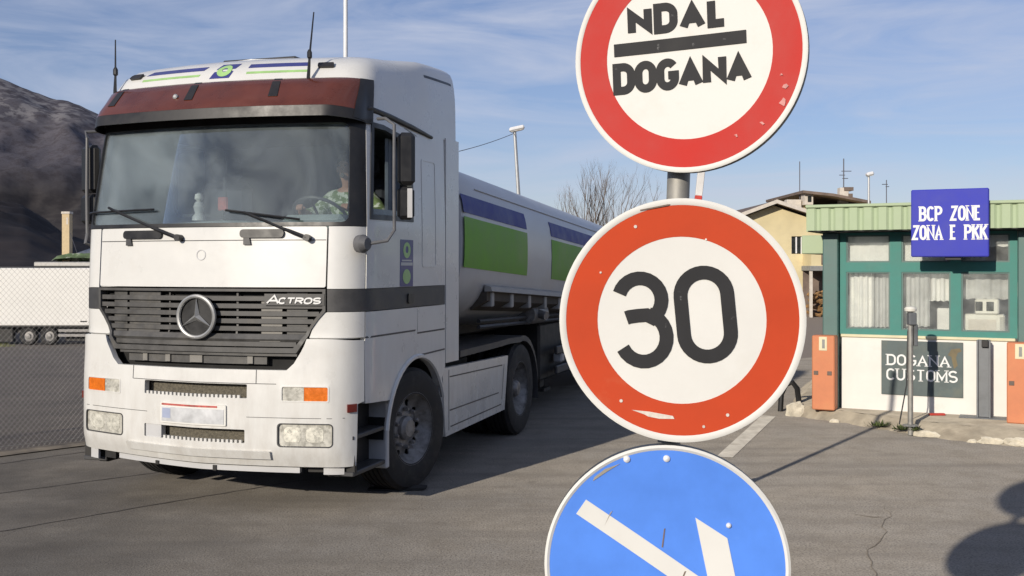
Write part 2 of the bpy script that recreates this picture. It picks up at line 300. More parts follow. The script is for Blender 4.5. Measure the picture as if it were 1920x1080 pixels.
class MB:
    def __init__(s): s.v = []; s.f = []; s.m = []
    def add(s, V, F, mi=0):
        o = len(s.v); s.v += [tuple(p) for p in V]; s.f += [tuple(i+o for i in f) for f in F]; s.m += [mi]*len(F); return s
    def box(s, x0, x1, y0, y1, z0, z1, b=0., mi=0, T=None):
        if x0 > x1: x0, x1 = x1, x0
        if y0 > y1: y0, y1 = y1, y0
        if z0 > z1: z0, z1 = z1, z0
        if b <= 0:
            V = [(x, y, z) for x in (x0, x1) for y in (y0, y1) for z in (z0, z1)]
            F = [(0, 1, 3, 2), (4, 6, 7, 5), (0, 4, 5, 1), (2, 3, 7, 6), (0, 2, 6, 4), (1, 5, 7, 3)]
        else:
            b = min(b, (x1-x0)*.49, (y1-y0)*.49, (z1-z0)*.49)
            X = ((x0, x0+b), (x1, x1-b)); Y = ((y0, y0+b), (y1, y1-b)); Z = ((z0, z0+b), (z1, z1-b)); V = []; ix = {}
            for i in (0, 1):
                for j in (0, 1):
                    for k in (0, 1):
                        for a in range(3):
                            ix[i, j, k, a] = len(V)
                            V.append((X[i][0 if a == 0 else 1], Y[j][0 if a == 1 else 1], Z[k][0 if a == 2 else 1]))
            F = []
            q = [(0, 0), (0, 1), (1, 1), (1, 0)]
            for i in (0, 1):
                F.append([ix[i, j, k, 0] for j, k in q]); F.append([ix[j, i, k, 1] for j, k in q]); F.append([ix[j, k, i, 2] for j, k in q])
            for i in (0, 1):
                for j in (0, 1):
                    F.append([ix[i, j, 0, 0], ix[i, j, 1, 0], ix[i, j, 1, 1], ix[i, j, 0, 1]])
                    F.append([ix[i, 0, j, 0], ix[i, 1, j, 0], ix[i, 1, j, 2], ix[i, 0, j, 2]])
                    F.append([ix[0, i, j, 1], ix[1, i, j, 1], ix[1, i, j, 2], ix[0, i, j, 2]])
                    for k in (0, 1): F.append([ix[i, j, k, a] for a in range(3)])
        if T is not None: V = [T(p) if callable(T) else T @ Vector(p) for p in V]
        return s.add(V, F, mi)
    def tube(s, P, r, n=8, mi=0, caps=True):
        P = [Vector(p) for p in P]; R = r if isinstance(r, (list, tuple)) else [r]*len(P); V = []; F = []
        up = None
        for i, p in enumerate(P):
            d = (P[min(i+1, len(P)-1)]-P[max(i-1, 0)])
            d = d.normalized() if d.length > 1e-9 else Vector((0, 0, 1))
            if up is None: up = Vector((0, 0, 1)) if abs(d.z) < .9 else Vector((1, 0, 0))
            a = d.cross(up); a = a.normalized() if a.length > 1e-6 else d.orthogonal().normalized(); b = a.cross(d).normalized(); up = b
            for k in range(n):
                t = 2*pi*k/n; V.append(p+(a*cos(t)+b*sin(t))*R[i])
        for i in range(len(P)-1):
            for k in range(n):
                F.append((i*n+k, i*n+(k+1) % n, (i+1)*n+(k+1) % n, (i+1)*n+k))
        if caps: F.append(tuple(range(n))); F.append(tuple((len(P)-1)*n+k for k in range(n)))
        return s.add(V, F, mi)
    def lathe(s, prof, o, ax, n=32, mi=0, cap=True):
        o = Vector(o); ax = Vector(ax).normalized(); a = ax.orthogonal().normalized(); b = ax.cross(a); V = []; F = []
        for r, h in prof:
            for k in range(n):
                t = 2*pi*k/n; V.append(o+ax*h+(a*cos(t)+b*sin(t))*r)
        for i in range(len(prof)-1):
            for k in range(n): F.append((i*n+k, i*n+(k+1) % n, (i+1)*n+(k+1) % n, (i+1)*n+k))
        if cap: F.append(tuple(range(n))); F.append(tuple((len(prof)-1)*n+k for k in range(n)))
        return s.add(V, F, mi)
    def panel(s, outers, holes, mapf, off=0., t=.02, step=.1, mi=0):
        """sheet of thickness t: 2-D polygons (minus holes) laid on the surface mapf(u, v, offset)"""
        polys = [resample(p, step) for p in outers]+[resample(p, step) for p in holes]
        V2 = []; E = []
        for p in polys:
            o = len(V2); V2 += [Vector(q) for q in p]; E += [(o+i, o+(i+1) % len(p)) for i in range(len(p))]
        x0 = min(v.x for v in V2); x1 = max(v.x for v in V2); y0 = min(v.y for v in V2); y1 = max(v.y for v in V2)
        nx = int((x1-x0)/step); ny = int((y1-y0)/step)
        if nx*ny < 20000:
            for i in range(1, nx+1):
                for j in range(1, ny+1):
                    x = x0+(x1-x0)*i/(nx+1); y = y0+(y1-y0)*j/(ny+1)
                    if any(pip(x, y, o) for o in outers): V2.append(Vector((x, y)))
        r = delaunay_2d_cdt(V2, E, [], 0, 1e-6)
        vs2 = r[0]; fs = []
        for f in r[2]:
            cx = sum(vs2[i].x for i in f)/len(f); cy = sum(vs2[i].y for i in f)/len(f)
            if any(pip(cx, cy, o) for o in outers) and not any(pip(cx, cy, h) for h in holes): fs.append(tuple(f))
        used = sorted({i for f in fs for i in f}); ix = {v: k for k, v in enumerate(used)}; n = len(used)
        V = [mapf(vs2[i].x, vs2[i].y, off) for i in used]
        F = [tuple(ix[i] for i in f) for f in fs]
        if t > 0:
            V += [mapf(vs2[i].x, vs2[i].y, off-t) for i in used]
            ec = {}
            for f in F:
                for i in range(len(f)):
                    a, b = f[i], f[(i+1) % len(f)]; ec[(a, b)] = 1
            W2 = [(a, b, b+n, a+n) for (a, b) in ec if (b, a) not in ec]
            F = F+[tuple(i+n for i in reversed(f)) for f in F]+W2
        return s.add(V, F, mi)
    def build(s, name, mats, parent=None, smooth=35, loc=None):
        me = bpy.data.meshes.new(name); me.from_pydata([tuple(p) for p in s.v], [], s.f)
        if not isinstance(mats, (list, tuple)): mats = [mats]
        for m in mats: me.materials.append(m)
        me.polygons.foreach_set('material_index', s.m)
        bm = bmesh.new(); bm.from_mesh(me); bmesh.ops.recalc_face_normals(bm, faces=bm.faces); bm.to_mesh(me); bm.free()
        if smooth:
            me.polygons.foreach_set('use_smooth', [True]*len(me.polygons)); me.set_sharp_from_angle(angle=radians(smooth))
        o = bpy.data.objects.new(name, me); COL.objects.link(o)
        if parent: o.parent = parent
        if loc: o.location = loc
        return o

def thing(name, label, cat, loc=(0, 0, 0), rz=0., group=None):
    o = bpy.data.objects.new(name, None); COL.objects.link(o); o.location = loc; o.rotation_euler = (0, 0, rz)
    o.empty_display_size = .2
    return tag(o, label, cat, group)
def tag(o, label, cat, group=None):
    o['label'] = label; o['category'] = cat
    if group: o['group'] = group
    return o
def struct(o): o['kind'] = 'structure'; return o

# ---- stroke lettering
def arc(cx, cy, rx, ry, a0, a1, n=16): return [(cx+rx*cos(radians(a0+(a1-a0)*k/n)), cy+ry*sin(radians(a0+(a1-a0)*k/n))) for k in range(n+1)]
def glyph(ch, w):
    """strokes in a box w wide and 1 high, and the glyph's advance"""
    h = w/2
    G = {
     'A': [[(0, 0), (h, 1), (w, 0)], [(w*.2, .32), (w*.8, .32)]],
     'B': [[(0, 0), (0, 1)], [(0, 1), (w*.5, 1)]+arc(w*.5, .76, w*.42, .24, 90, -90)+[(0, .52)], [(0, .52), (w*.55, .52)]+arc(w*.55, .26, w*.45, .26, 90, -90)+[(0, 0)]],
     'C': [arc(h, .66, h, .34, 35, 180)+arc(h, .34, h, .34, 180, 325)],
     'D': [[(0, 0), (0, 1), (w*.45, 1)]+arc(w*.45, .66, w*.55, .34, 90, 0)+arc(w*.45, .34, w*.55, .34, 0, -90)+[(0, 0)]],
     'E': [[(w*.9, 1), (0, 1), (0, 0), (w*.95, 0)], [(0, .52), (w*.75, .52)]],
     'G': [arc(h, .66, h, .34, 35, 180)+arc(h, .34, h, .34, 180, 360)+[(w, .46), (w*.55, .46)]],
     'K': [[(0, 0), (0, 1)], [(w, 1), (0, .42)], [(w*.3, .6), (w, 0)]],
     'L': [[(0, 1), (0, 0), (w*.9, 0)]],
     'M': [[(0, 0), (0, 1), (h, .2), (w, 1), (w, 0)]],
     'N': [[(0, 0), (0, 1), (w, 0), (w, 1)]],
     'O': [arc(h, .66, h, .34, 0, 180)+arc(h, .34, h, .34, 180, 360)+[(w, .66)]],
     'P': [[(0, 0), (0, 1), (w*.5, 1)]+arc(w*.5, .74, w*.5, .26, 90, -90)+[(0, .48)]],
     'R': [[(0, 0), (0, 1), (w*.5, 1)]+arc(w*.5, .75, w*.48, .25, 90, -90)+[(0, .5)], [(w*.45, .5), (w, 0)]],
     'S': [arc(h, .74, h, .26, 30, 180)+arc(h, .74, h, .25, 180, 270)[1:]+arc(h, .25, h, .25, 90, -90)+arc(h, .26, h, .26, 270, 210)],
     'T': [[(0, 1), (w, 1)], [(h, 1), (h, 0)]],
     'U': [[(0, 1), (0, .34)]+arc(h, .34, h, .34, 180, 360)+[(w, 1)]],
     'Z': [[(0, 1), (w, 1), (0, 0), (w, 0)]],
     '0': [arc(h, 1-h, h, h, 0, 180)+arc(h, h, h, h, 180, 360)+[(w, 1-h)]],
     '3': [arc(h, .74, h*.93, .26, 158, -60)+arc(w*.47, .54, w*.3, .015, 60, 180, 3), arc(h, .29, h, .29, 72, -158)],
    }
    return G.get(ch, [])
SERIF = {'A': [(0, 0), (1, 0)], 'B': [(0, 0), (0, 1)], 'D': [(0, 0), (0, 1)], 'E': [(0, 0), (0, 1)], 'K': [(0, 0), (0, 1), (1, 0), (1, 1)], 'M': [(0, 0), (1, 0), (0, 1), (1, 1)],
         'N': [(0, 0), (0, 1), (1, 1)], 'P': [(0, 0), (0, 1)], 'T': [(.5, 0)], 'U': [(0, 1), (1, 1)]}
def stroke_polys(P, wd, joints=True):
    """a polyline thickened with mitred corners: one quad for each segment"""
    Q = [P[0]]
    for q in P[1:]:
        if hypot(q[0]-Q[-1][0], q[1]-Q[-1][1]) > 1e-6: Q.append(q)
    if len(Q) < 2: return []
    closed = len(Q) > 3 and hypot(Q[0][0]-Q[-1][0], Q[0][1]-Q[-1][1]) < 1e-5
    nn = []
    for a, b in zip(Q, Q[1:]):
        d = hypot(b[0]-a[0], b[1]-a[1]); nn.append((-(b[1]-a[1])/d, (b[0]-a[0])/d))
    L = []; R = []
    for i, q in enumerate(Q):
        n1 = nn[min(i, len(nn)-1)]; n0 = nn[max(i-1, 0)]
        if closed and i in (0, len(Q)-1): n0, n1 = nn[-1], nn[0]
        mx, my = n0[0]+n1[0], n0[1]+n1[1]; ml = hypot(mx, my)
        if ml < .25: mx, my, k = n1[0], n1[1], 1.
        else: mx /= ml; my /= ml; k = min(3.2, 1/max(.1, mx*n1[0]+my*n1[1]))
        k *= wd/2; L.append((q[0]+mx*k, q[1]+my*k)); R.append((q[0]-mx*k, q[1]-my*k))
    return [[L[i], L[i+1], R[i+1], R[i]] for i in range(len(Q)-1)]
def text_polys(txt, x0, y0, width, height, sw, gap=.35, serif=0., widths=None, space=.7, thin=1.):
    """lettering filling the box; sw = stroke width (m)"""
    ws = []
    for ch in txt:
        ws.append(space if ch == ' ' else (widths or {}).get(ch, {'M': 1.25, 'I': .1, 'E': .85, 'L': .85, 'A': 1.12, 'N': 1.05}.get(ch, 1.)))
    u = (width-sw)/(sum(ws)+gap*(len(txt)-1)); hh = height-sw; o = []; x = x0+sw/2
    for ch, wf in zip(txt, ws):
        w = wf*u
        for st in glyph(ch, w/hh):
            P = [(x+a*hh, y0+sw/2+b*hh) for a, b in st]
            if thin < 1. and len(P) == 2 and abs(P[0][1]-P[1][1]) < 1e-6: o += stroke_polys(P, sw*thin)
            else: o += stroke_polys(P, sw)
        if serif:
            for a, b in SERIF.get(ch, []):
                cx = x+a*w; cy = y0+sw*.2+b*(height-sw*.4); l = sw*serif
                o.append([(cx-l, cy-sw*.2), (cx+l, cy-sw*.2), (cx+l, cy+sw*.2), (cx-l, cy+sw*.2)])
        x += w+gap*u
    return [[(a, max(y0, min(y0+height, b))) for a, b in q] for q in o]

# ------------------------------------------------------------------ ground
def gz(x, y):
    w = max(0., min(1., (-x-2.6)/4.)); w = w*w*(3-2*w)
    return -min(2.35, .053*max(0., y-12.3))*w
def graded(lo, hi, fine_lo, fine_hi, step):
    a = [fine_lo+step*i for i in range(int(round((fine_hi-fine_lo)/step))+1)]
    d = step; x = fine_hi
    while x < hi: d *= 1.35; x += d; a.append(x)
    d = step; x = fine_lo
    while x > lo: d *= 1.35; x -= d; a.insert(0, x)
    return a
gx = graded(-6000, 6000, -32, 14, .6); gy = graded(-300, 9000, -4, 62, .8)
gv = [(x, y, gz(x, y)) for y in gy for x in gx]; nx = len(gx)
gf = [(j*nx+i, j*nx+i+1, (j+1)*nx+i+1, (j+1)*nx+i) for j in range(len(gy)-1) for i in range(nx-1)]
struct(MB().add(gv, gf).build('ground', M['ground']))

# mountain and the dark hill: fans of terrain with true depth
def terrain(name, m, cols, Ys, zf, smooth=True):
    V = []; F = []; n = len(cols)
    for Y in Ys:
        for c in cols:
            X = (c-960)/2000*Y; V.append((X, Y, zf(c, Y, X)))
    for j in range(len(Ys)-1):
        for i in range(n-1): F.append((j*n+i, j*n+i+1, (j+1)*n+i+1, (j+1)*n+i))
    return struct(MB().add(V, F).build(name, m, smooth=180))
def interp(x, T):
    if x <= T[0][0]: return T[0][1]
    for (a, b), (c, d) in zip(T, T[1:]):
        if x <= c: return b+(d-b)*(x-a)/(c-a)
    return T[-1][1]
RID = [(-1500, 230), (-900, 120), (-400, 95), (-150, 118), (0, 148), (60, 171), (100, 187), (125, 188), (150, 197), (195, 217), (300, 262), (400, 305), (600, 370), (860, 440), (1100, 478), (1400, 498), (1500, 505)]
def mz(c, Y, X):
    r = (499-interp(c, RID))/2000*2600; t = max(0, min(1, (Y-1500)/1100.))
    pr = t**1.12
    z = CAMH+r*pr
    nn = noise.fractal(Vector((X*.0028, Y*.0028, 0)), .9, 2.1, 8)*.5
    nr = 1-abs(noise.fractal(Vector((X*.0042+5, Y*.0016, 3)), 1., 2.1, 6))
    z += (nn*30+(nr-.8)*78)*min(1, t*2.4)*(1 if Y < 2600 else .4)*min(1, r/220)*(1-.82*max(0, min(1, (t-.72)/.28)))
    if Y > 2600: z = z-(Y-2600)*.25
    return z-3*(1-t)
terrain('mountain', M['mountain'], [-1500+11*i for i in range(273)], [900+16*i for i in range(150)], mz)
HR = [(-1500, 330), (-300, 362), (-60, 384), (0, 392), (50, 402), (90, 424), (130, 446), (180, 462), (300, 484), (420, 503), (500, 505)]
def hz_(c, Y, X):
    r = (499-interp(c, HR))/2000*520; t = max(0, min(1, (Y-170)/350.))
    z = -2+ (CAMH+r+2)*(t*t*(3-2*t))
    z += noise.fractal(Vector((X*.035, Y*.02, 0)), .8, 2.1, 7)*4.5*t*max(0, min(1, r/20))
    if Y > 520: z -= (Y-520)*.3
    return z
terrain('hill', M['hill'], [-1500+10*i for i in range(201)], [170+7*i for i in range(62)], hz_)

# unseen hills added on the other sides to cut low sky light
V = []; F = []; NA = 120; NR = 9
for j in range(NR):
    for i in range(NA+1):
        a = radians(62+236*i/NA); d = 700+170*j; t = j/(NR-1)
        e = (7.5+3.2*noise.fractal(Vector((cos(a)*2.2, sin(a)*2.2, 1)), 1., 2., 4))*min(1, i/16, (NA-i)/16)
        z = CAMH+tan(radians(e))*2060*t**1.3+noise.fractal(Vector((cos(a)*d*.004, sin(a)*d*.004, 7)), 1., 2., 5)*22*t
        V.append((sin(a)*d, cos(a)*d, z-4*(1-t)))
for j in range(NR-1):
    for i in range(NA): F.append((j*(NA+1)+i, j*(NA+1)+i+1, (j+1)*(NA+1)+i+1, (j+1)*(NA+1)+i))
struct(MB().add(V, F).build('far_hills', M['mountain'], smooth=180))

# ------------------------------------------------------------------ the tanker: tractor unit
TH = radians(17.56); T0 = Vector((-2.342, 8.178, 0))
def bez(p0, p1, p2, p3, n):
    o = []
    for i in range(n+1):
        t = i/n; u = 1-t
        o.append(tuple(u**3*a+3*u*u*t*b+3*u*t*t*c+t**3*d for a, b, c, d in zip(p0, p1, p2, p3)))
    return o
HALF = [(1.05*i/21, -.08+.12*(i/21)**2) for i in range(22)]+bez((1.05, .04), (1.15, .063), (1.25, .15), (1.25, .34), 12)[1:]+[(1.25, 6.0)]
SL = [0.]
for (a, b), (c, d) in zip(HALF, HALF[1:]): SL.append(SL[-1]+hypot(c-a, d-b))
def plan(s):
    a = abs(s)
    for i in range(len(SL)-1):
        if a <= SL[i+1] or i == len(SL)-2:
            t = (a-SL[i])/(SL[i+1]-SL[i]); x = HALF[i][0]+(HALF[i+1][0]-HALF[i][0])*t; y = HALF[i][1]+(HALF[i+1][1]-HALF[i][1])*t
            return (x if s >= 0 else -x), y
LEAN = [(0, -.04), (1.32, -.03), (1.34, 0), (1.7, 0), (2.18, .03), (2.95, .15), (3.05, .17), (3.25, .24), (3.33, .28), (3.42, .34), (3.49, .44), (3.53, .55), (3.555, .72)]
XSC = [(0, 1.), (2.18, 1.), (2.95, .958), (3.25, .945), (3.33, .935), (3.42, .905), (3.49, .86), (3.53, .80), (3.555, .70)]
def cab0(s, z):
    x, y = plan(s); w = max(0, 1-max(0, y-.04)/1.4)
    zz = z+max(0, z-3.0)/.55*.105*min(1, max(0, y)/2.0)
    k = min(1, max(0, y/1.7)); k = .72*k*k*(3-2*k); xs = 1-(1-interp(z, XSC))*(1-k)
    return Vector((x*xs, y+interp(z, LEAN)*w, zz))
def cab(s, z, off=0.):
    p = cab0(s, z)
    if off == 0: return p
    e = .01; du = cab0(s+e, z)-cab0(s-e, z); dv = cab0(s, z+e)-cab0(s, z-e)
    n = du.cross(dv).normalized()
    return p+n*off
def Sy(y): return y+1.099
def bump(s, z, off=0.):           # the bumper stands a little proud of the cab and flares at its foot
    k = .028+.017*max(0, min(1, (1.2-z)/.25)) - .05*max(0, min(1, (.50-z)/.12))
    k *= 1-.85*max(0, min(1, (abs(s)-1.05)/.2))
    return cab(s, z, off+k)+Vector((0, 0, .032*max(0, -s)*max(0, 1.3-z)/.8))

truck = thing('tractor_unit', 'white cab tractor unit with red sun visor and black grille, driving towards the camera', 'truck', T0, -TH)
SG = (1, -1)
def mir(P, g): return [(g*a, b) for a, b in P]
def P_(name, polys, holes, m, off=0., t=.02, step=.1, f=cab, par=truck):
    mb = MB()
    mb.panel(polys, holes, f, off, t, step); return mb.build(name, m, par)

# -- front flap and corner panels
P_('front_flap', [rrect(-1.005, 1.005, 1.712, 2.166, .015)], [], M['white'])
mb = MB()
mb.panel([[(-1.0, 2.062), (1.0, 2.062), (1.0, 2.068), (-1.0, 2.068)]], [], cab, .002, .003)
mb.build('flap_seam', M['dark'], truck)
for g in SG:
    P_('corner_panel', [mir([(1.018, 1.702), (1.318, 1.702), (1.318, 2.166), (1.018, 2.166)], g)], [], M['white'], step=.04)
    b = P_('side_band', [mir([(1.018, 1.532), (Sy(1.83), 1.532), (Sy(1.83), 1.698), (1.018, 1.698)], g)], [], M['dark'], step=.05)
    P_('lower_corner_panel', [mir([(.885, 1.338), (1.318, 1.338), (1.318, 1.528), (1.022, 1.528), (.985, 1.518), (.95, 1.49), (.915, 1.43)], g)], [], M['white'], step=.04)
# grab handles let into the flap
for a, b in ((-.747, -.363), (.327, .677)):
    h = P_('grab_handle', [rrect(a, b, 2.082, 2.146, .028)], [], M['black'], .022, .03, .05)
    mb = MB(); mb.panel([[(a+.03, 2.03), (a+.09, 2.03), (a+.075, 2.09), (a+.03, 2.09)]], [], cab, .018, .02); mb.build('catch', M['dark'], h)
# small round maker's badge on the flap
mb = MB(); mb.panel([circ(-.005, 1.955, .042, 20)], [circ(-.005, 1.955, .034, 20)], cab, .004, .006); mb.build('round_badge', M['tank_white'], truck)

# -- grille
GO = [(-1.008, 1.70), (-1.008, 1.535), (-.95, 1.47), (-.90, 1.40), (-.86, 1.31), (-.80, 1.225), (.80, 1.225), (.86, 1.31), (.90, 1.40), (.95, 1.47), (1.008, 1.535), (1.008, 1.70)]
GO = GO[::-1]
GI = [(-.985, 1.68), (-.985, 1.545), (-.925, 1.475), (-.875, 1.40), (-.835, 1.32), (-.775, 1.262), (.775, 1.262), (.835, 1.32), (.875, 1.40), (.925, 1.475), (.985, 1.545), (.985, 1.68)][::-1]
grille = P_('grille', [GO], [GI], M['grille'], .012, .06, .06)
P_('grille_backing', [GO], [], M['void'], -.075, .01, .12, par=grille)
def gw(z): return interp(z, [(1.262, .775), (1.32, .835), (1.40, .875), (1.475, .925), (1.545, .985), (1.7, .985)])
mb = MB()
zs = [1.288+.0565*k for k in range(7)]
for z in zs:
    w = gw(z-.016)+.01
    mb.panel([[(-w, z-.017), (w, z-.017), (w, z+.017), (-w, z+.017)]], [], lambda s, zz, o, z=z: cab(s, zz, o+.014*cos((zz-z)/.017*1.4)), -.006, .03, .05)
mb.build('grille_slats', M['grille'], grille)
for sx, wd in ((-.62, .17), (-.47, .16), (-.80, .14), (-.30, .012), (.30, .016), (.78, .16)):
    z1 = 1.69; z0 = 1.24 if abs(sx) < .7 else 1.36
    MB().panel([[(sx-wd/2, z0), (sx+wd/2, z0), (sx+wd/2, z1), (sx-wd/2, z1)]], [], cab, -.028, .02, .1).build('grille_rib', M['grille'], grille)
for z in zs[:-1]: MB().panel([[(.50, z+.018), (.665, z+.018), (.665, z+.044), (.50, z+.044)]], [], cab, -.02, .02, .1).build('grille_louvre', M['slat_pale'], grille)
# star in a ring
def cabE(s, z, off=0.): return cab(s, 1.487, off)+Vector((0, 0, z-1.487))
mb = MB(); sx, sz = -.008, 1.487
mb.panel([circ(sx, sz, .15, 40)], [], cabE, .032, .03, .08)
em = mb.build('emblem', M['black'], truck)
mb = MB()
N = 48; V = []; F = []
for k in range(N):
    t = 2*pi*k/N
    for j in range(8):
        u = 2*pi*j/8; r = .155+.0165*cos(u); V.append(cabE(sx+r*sin(t), sz+r*cos(t),   .046+.0165*sin(u)))
for k in range(N):
    for j in range(8): F.append((k*8+j, k*8+(j+1) % 8, ((k+1) % N)*8+(j+1) % 8, ((k+1) % N)*8+j))
mb.add(V, F)
for k in range(3):
    t = 2*pi*k/3; d = (sin(t), cos(t)); q = (cos(t), -sin(t))
    t2 = t+pi/3
    tip = (sx+.148*d[0], sz+.148*d[1]); a = (sx+.026*sin(t2), sz+.026*cos(t2)); b = (sx+.026*sin(t-pi/3), sz+.026*cos(t-pi/3))
    V = [cabE(*tip, .046), cabE(*a, .034), cabE(*b, .034), cabE(sx, sz, .062)]
    mb.add(V, [(0, 1, 3), (0, 3, 2), (1, 2, 3), (0, 2, 1)])
mb.build('star', M['chrome'], em, smooth=30)
# maker's lettering on the grille
mb = MB()
lp = text_polys('A', .555, 1.588, .10, .072, .013)+text_polys('CTROS', .648, 1.588, .325, .05, .0115, gap=.28, widths={'C': .9})
lp = [[(x+(z-1.588)*.28, z) for x, z in p] for p in lp]
mb.panel(lp, [], cab, .026, .01, .03); mb.build('lettering', M['letter'], truck)
P_('lettering_bar', [[(.54, 1.578), (1.0, 1.578), (1.0, 1.664), (.54, 1.664)]], [], M['grille'], .017, .02, .05)
# -- slot under the grille
P_('lower_slot', [[(-.80, 1.09), (.80, 1.09), (.88, 1.33), (-.88, 1.33)]], [], M['void'], -.10, .01, .1)
mb = MB()
mb.panel([[(-.70, 1.135), (.55, 1.135), (.55, 1.20), (-.70, 1.20)]], [], cab, -.045, .03, .1)
mb.panel([[(-.76, 1.20), (.80, 1.20), (.80, 1.232), (-.76, 1.232)]], [], cab, -.01, .05, .1)
slot = mb.build('slot_bar', M['grille'], truck)
for a, w in ((-.52, .022), (-.30, .022), (-.04, .055), (.42, .022)): MB().panel([[(a-w, 1.14), (a+w, 1.14), (a+w, 1.195), (a-w, 1.195)]], [], cab, -.03, .02, .1).build('bracket', M['slat_pale'], slot)

# -- bumper: one shell with its openings
BZ0 = .385
BO = [(-Sy(.225), 1.318), (-.885, 1.318), (-.845, 1.24), (-.79, 1.15), (-.735, 1.10), (.735, 1.10), (.79, 1.15), (.845, 1.24), (.885, 1.318), (Sy(.225), 1.318)]
BO = BO+[(Sy(.225), .86), (Sy(.165), .845), (Sy(.155), BZ0), (-Sy(.155), BZ0), (-Sy(.165), .845), (-Sy(.225), .86)]
UP = rrect(-.455, .432, .888, .992, .008); LO = rrect(-.455, .415, .555, .655, .008)
def HLP(g): return mir(rrect(.668, 1.085, .535, .712, .03), g)
def INP(g): return mir(rrect(.695, 1.06, .868, .988, .015), g)
bumper = P_('bumper', [BO], [UP, LO, HLP(1), HLP(-1), INP(1), INP(-1)], M['white'], 0., .05, .05, f=bump)
mb = MB()
for z0, z1, x0, x1 in ((.888, .992, -.455, .432), (.555, .655, -.455, .415)):
    mb.panel([[(x0-.02, z0-.02), (x1+.02, z0-.02), (x1+.02, z1+.02), (x0-.02, z1+.02)]], [], bump, -.085, .01, .1)
mb.build('radiator_mesh', M['mesh'], bumper)
for z0, x0, x1 in ((.888, -.44, .42), (.555, -.28, .405)):
    mb = MB(); n = int((x1-x0)/.036)
    for k in range(n):
        a = x0+k*.036; mb.panel([[(a, z0-.004), (a+.02, z0-.004), (a+.02, z0+.022), (a, z0+.022)]], [], bump, -.004, .02, .1)
    mb.build('step_teeth', M['white'], bumper)
mb = MB()
mb.box(-.40, -.30, -.02, .03, .90, .98, .004); mb.build('tow_bracket', M['void'], bumper)
mb = MB()
for x in (-.575, .50): mb.panel([[(x, .998), (x+.006, .998), (x+.006, 1.10), (x, 1.10)]], [], bump, .0015, .003, .05)
mb.panel([[(-.57, .996), (.66, .996), (.66, 1.001), (-.57, 1.001)]], [], bump, .0015, .003, .1)
for g in SG: mb.panel([mir([(.43, .748), (1.16, .748), (1.16, .752), (.43, .752)], g)], [], bump, .0012, .0025, .1)
mb.build('bumper_seam', M['dark'], bumper)
for g in SG:
    # headlamp
    h = P_('headlight', [HLP(g)], [mir(rrect(.678, 1.078, .543, .705, .025), g)], M['dark'], .002, .05, .04, f=bump)
    P_('lamp_glass', [mir(rrect(.677, 1.079, .542, .706, .024), g)], [], M['lens'], -.012, .006, .04, f=bump, par=h)
    for cx in (.785, .955): P_('reflector', [mir(rrect(cx-.068, cx+.062, .572, .682, .03), g)], [], M['reflector'], -.0095, .002, .04, f=bump, par=h)
    i_ = P_('indicator', [INP(g)], [mir(rrect(.705, 1.05, .877, .979, .012), g)], M['white'], .003, .04, .04, f=bump)
    P_('amber_lens', [mir([(.872, .876), (1.05, .876), (1.05, .98), (.872, .98)], g)], [], M['amber'], -.004, .02, .04, f=bump, par=i_)
    P_('clear_lens', [mir([(.704, .876), (.869, .876), (.869, .98), (.704, .98)], g)], [], M['lens'], -.006, .02, .04, f=bump, par=i_)
    P_('side_lamp', [mir([(Sy(.075), .79), (Sy(.15), .79), (Sy(.15), .85), (Sy(.075), .85)], g)], [], M['redlens'], .014, .02, .04, f=bump)
P_('fog_lamp', [rrect(-.445, -.30, .553, .66, .012)], [], M['tank_white'], -.006, .05, .05, f=bump)
# number plate, blurred in the photo and left blank
np_ = P_('number_plate', [rrect(-.292, .27, .678, .832, .008)], [], M['sign_white'], .014, .012, .06, f=bump)
P_('plate_face', [[(-.28, .69), (.255, .69), (.255, .80), (-.28, .80)]], [], M['plate'], .017, .002, .06, f=bump, par=np_)
P_('plate_band', [[(-.272, .715), (-.20, .715), (-.20, .79), (-.272, .79)]], [], M['plate_blue'], .0185, .001, .06, f=bump, par=np_)
mb = MB(); mb.panel([[(-.28, .812), (.20, .812), (.20, .826), (-.28, .826)]], [], bump, .017, .002, .06); mb.build('plate_strip', M['plate_red'], np_)
# battered lower lip and things hanging under the bumper
mb = MB()
mb.panel([[(-.62, .44), (.62, .44), (.62, .50), (-.62, .50)]], [], lambda s, z, o: bump(s, z, o), .022, .02, .08)
mb.build('lower_lip', M['white'], bumper)
mb = MB()
def bb(s0, s1, z0, z1, off, t, mi): mb.panel([[(s0, z0), (s1, z0), (s1, z1), (s0, z1)]], [], bump, off, t, .08, mi)
bb(-.78, .82, .335, .375, -.02, .05, 0); bb(.86, .98, .33, .375, -.10, .03, 1); bb(1.0, 1.17, .325, .38, -.03, .04, 0); bb(-1.12, -1.02, .30, .38, -.02, .02, 0); bb(-.95, -.83, .32, .38, -.03, .06, 1); bb(-.40, -.37, .33, .36, -.01, .04, 1); bb(.12, .15, .33, .37, -.01, .04, 1)
mb.build('underrun_bar', [M['tank_white'], M['chassis']], bumper)

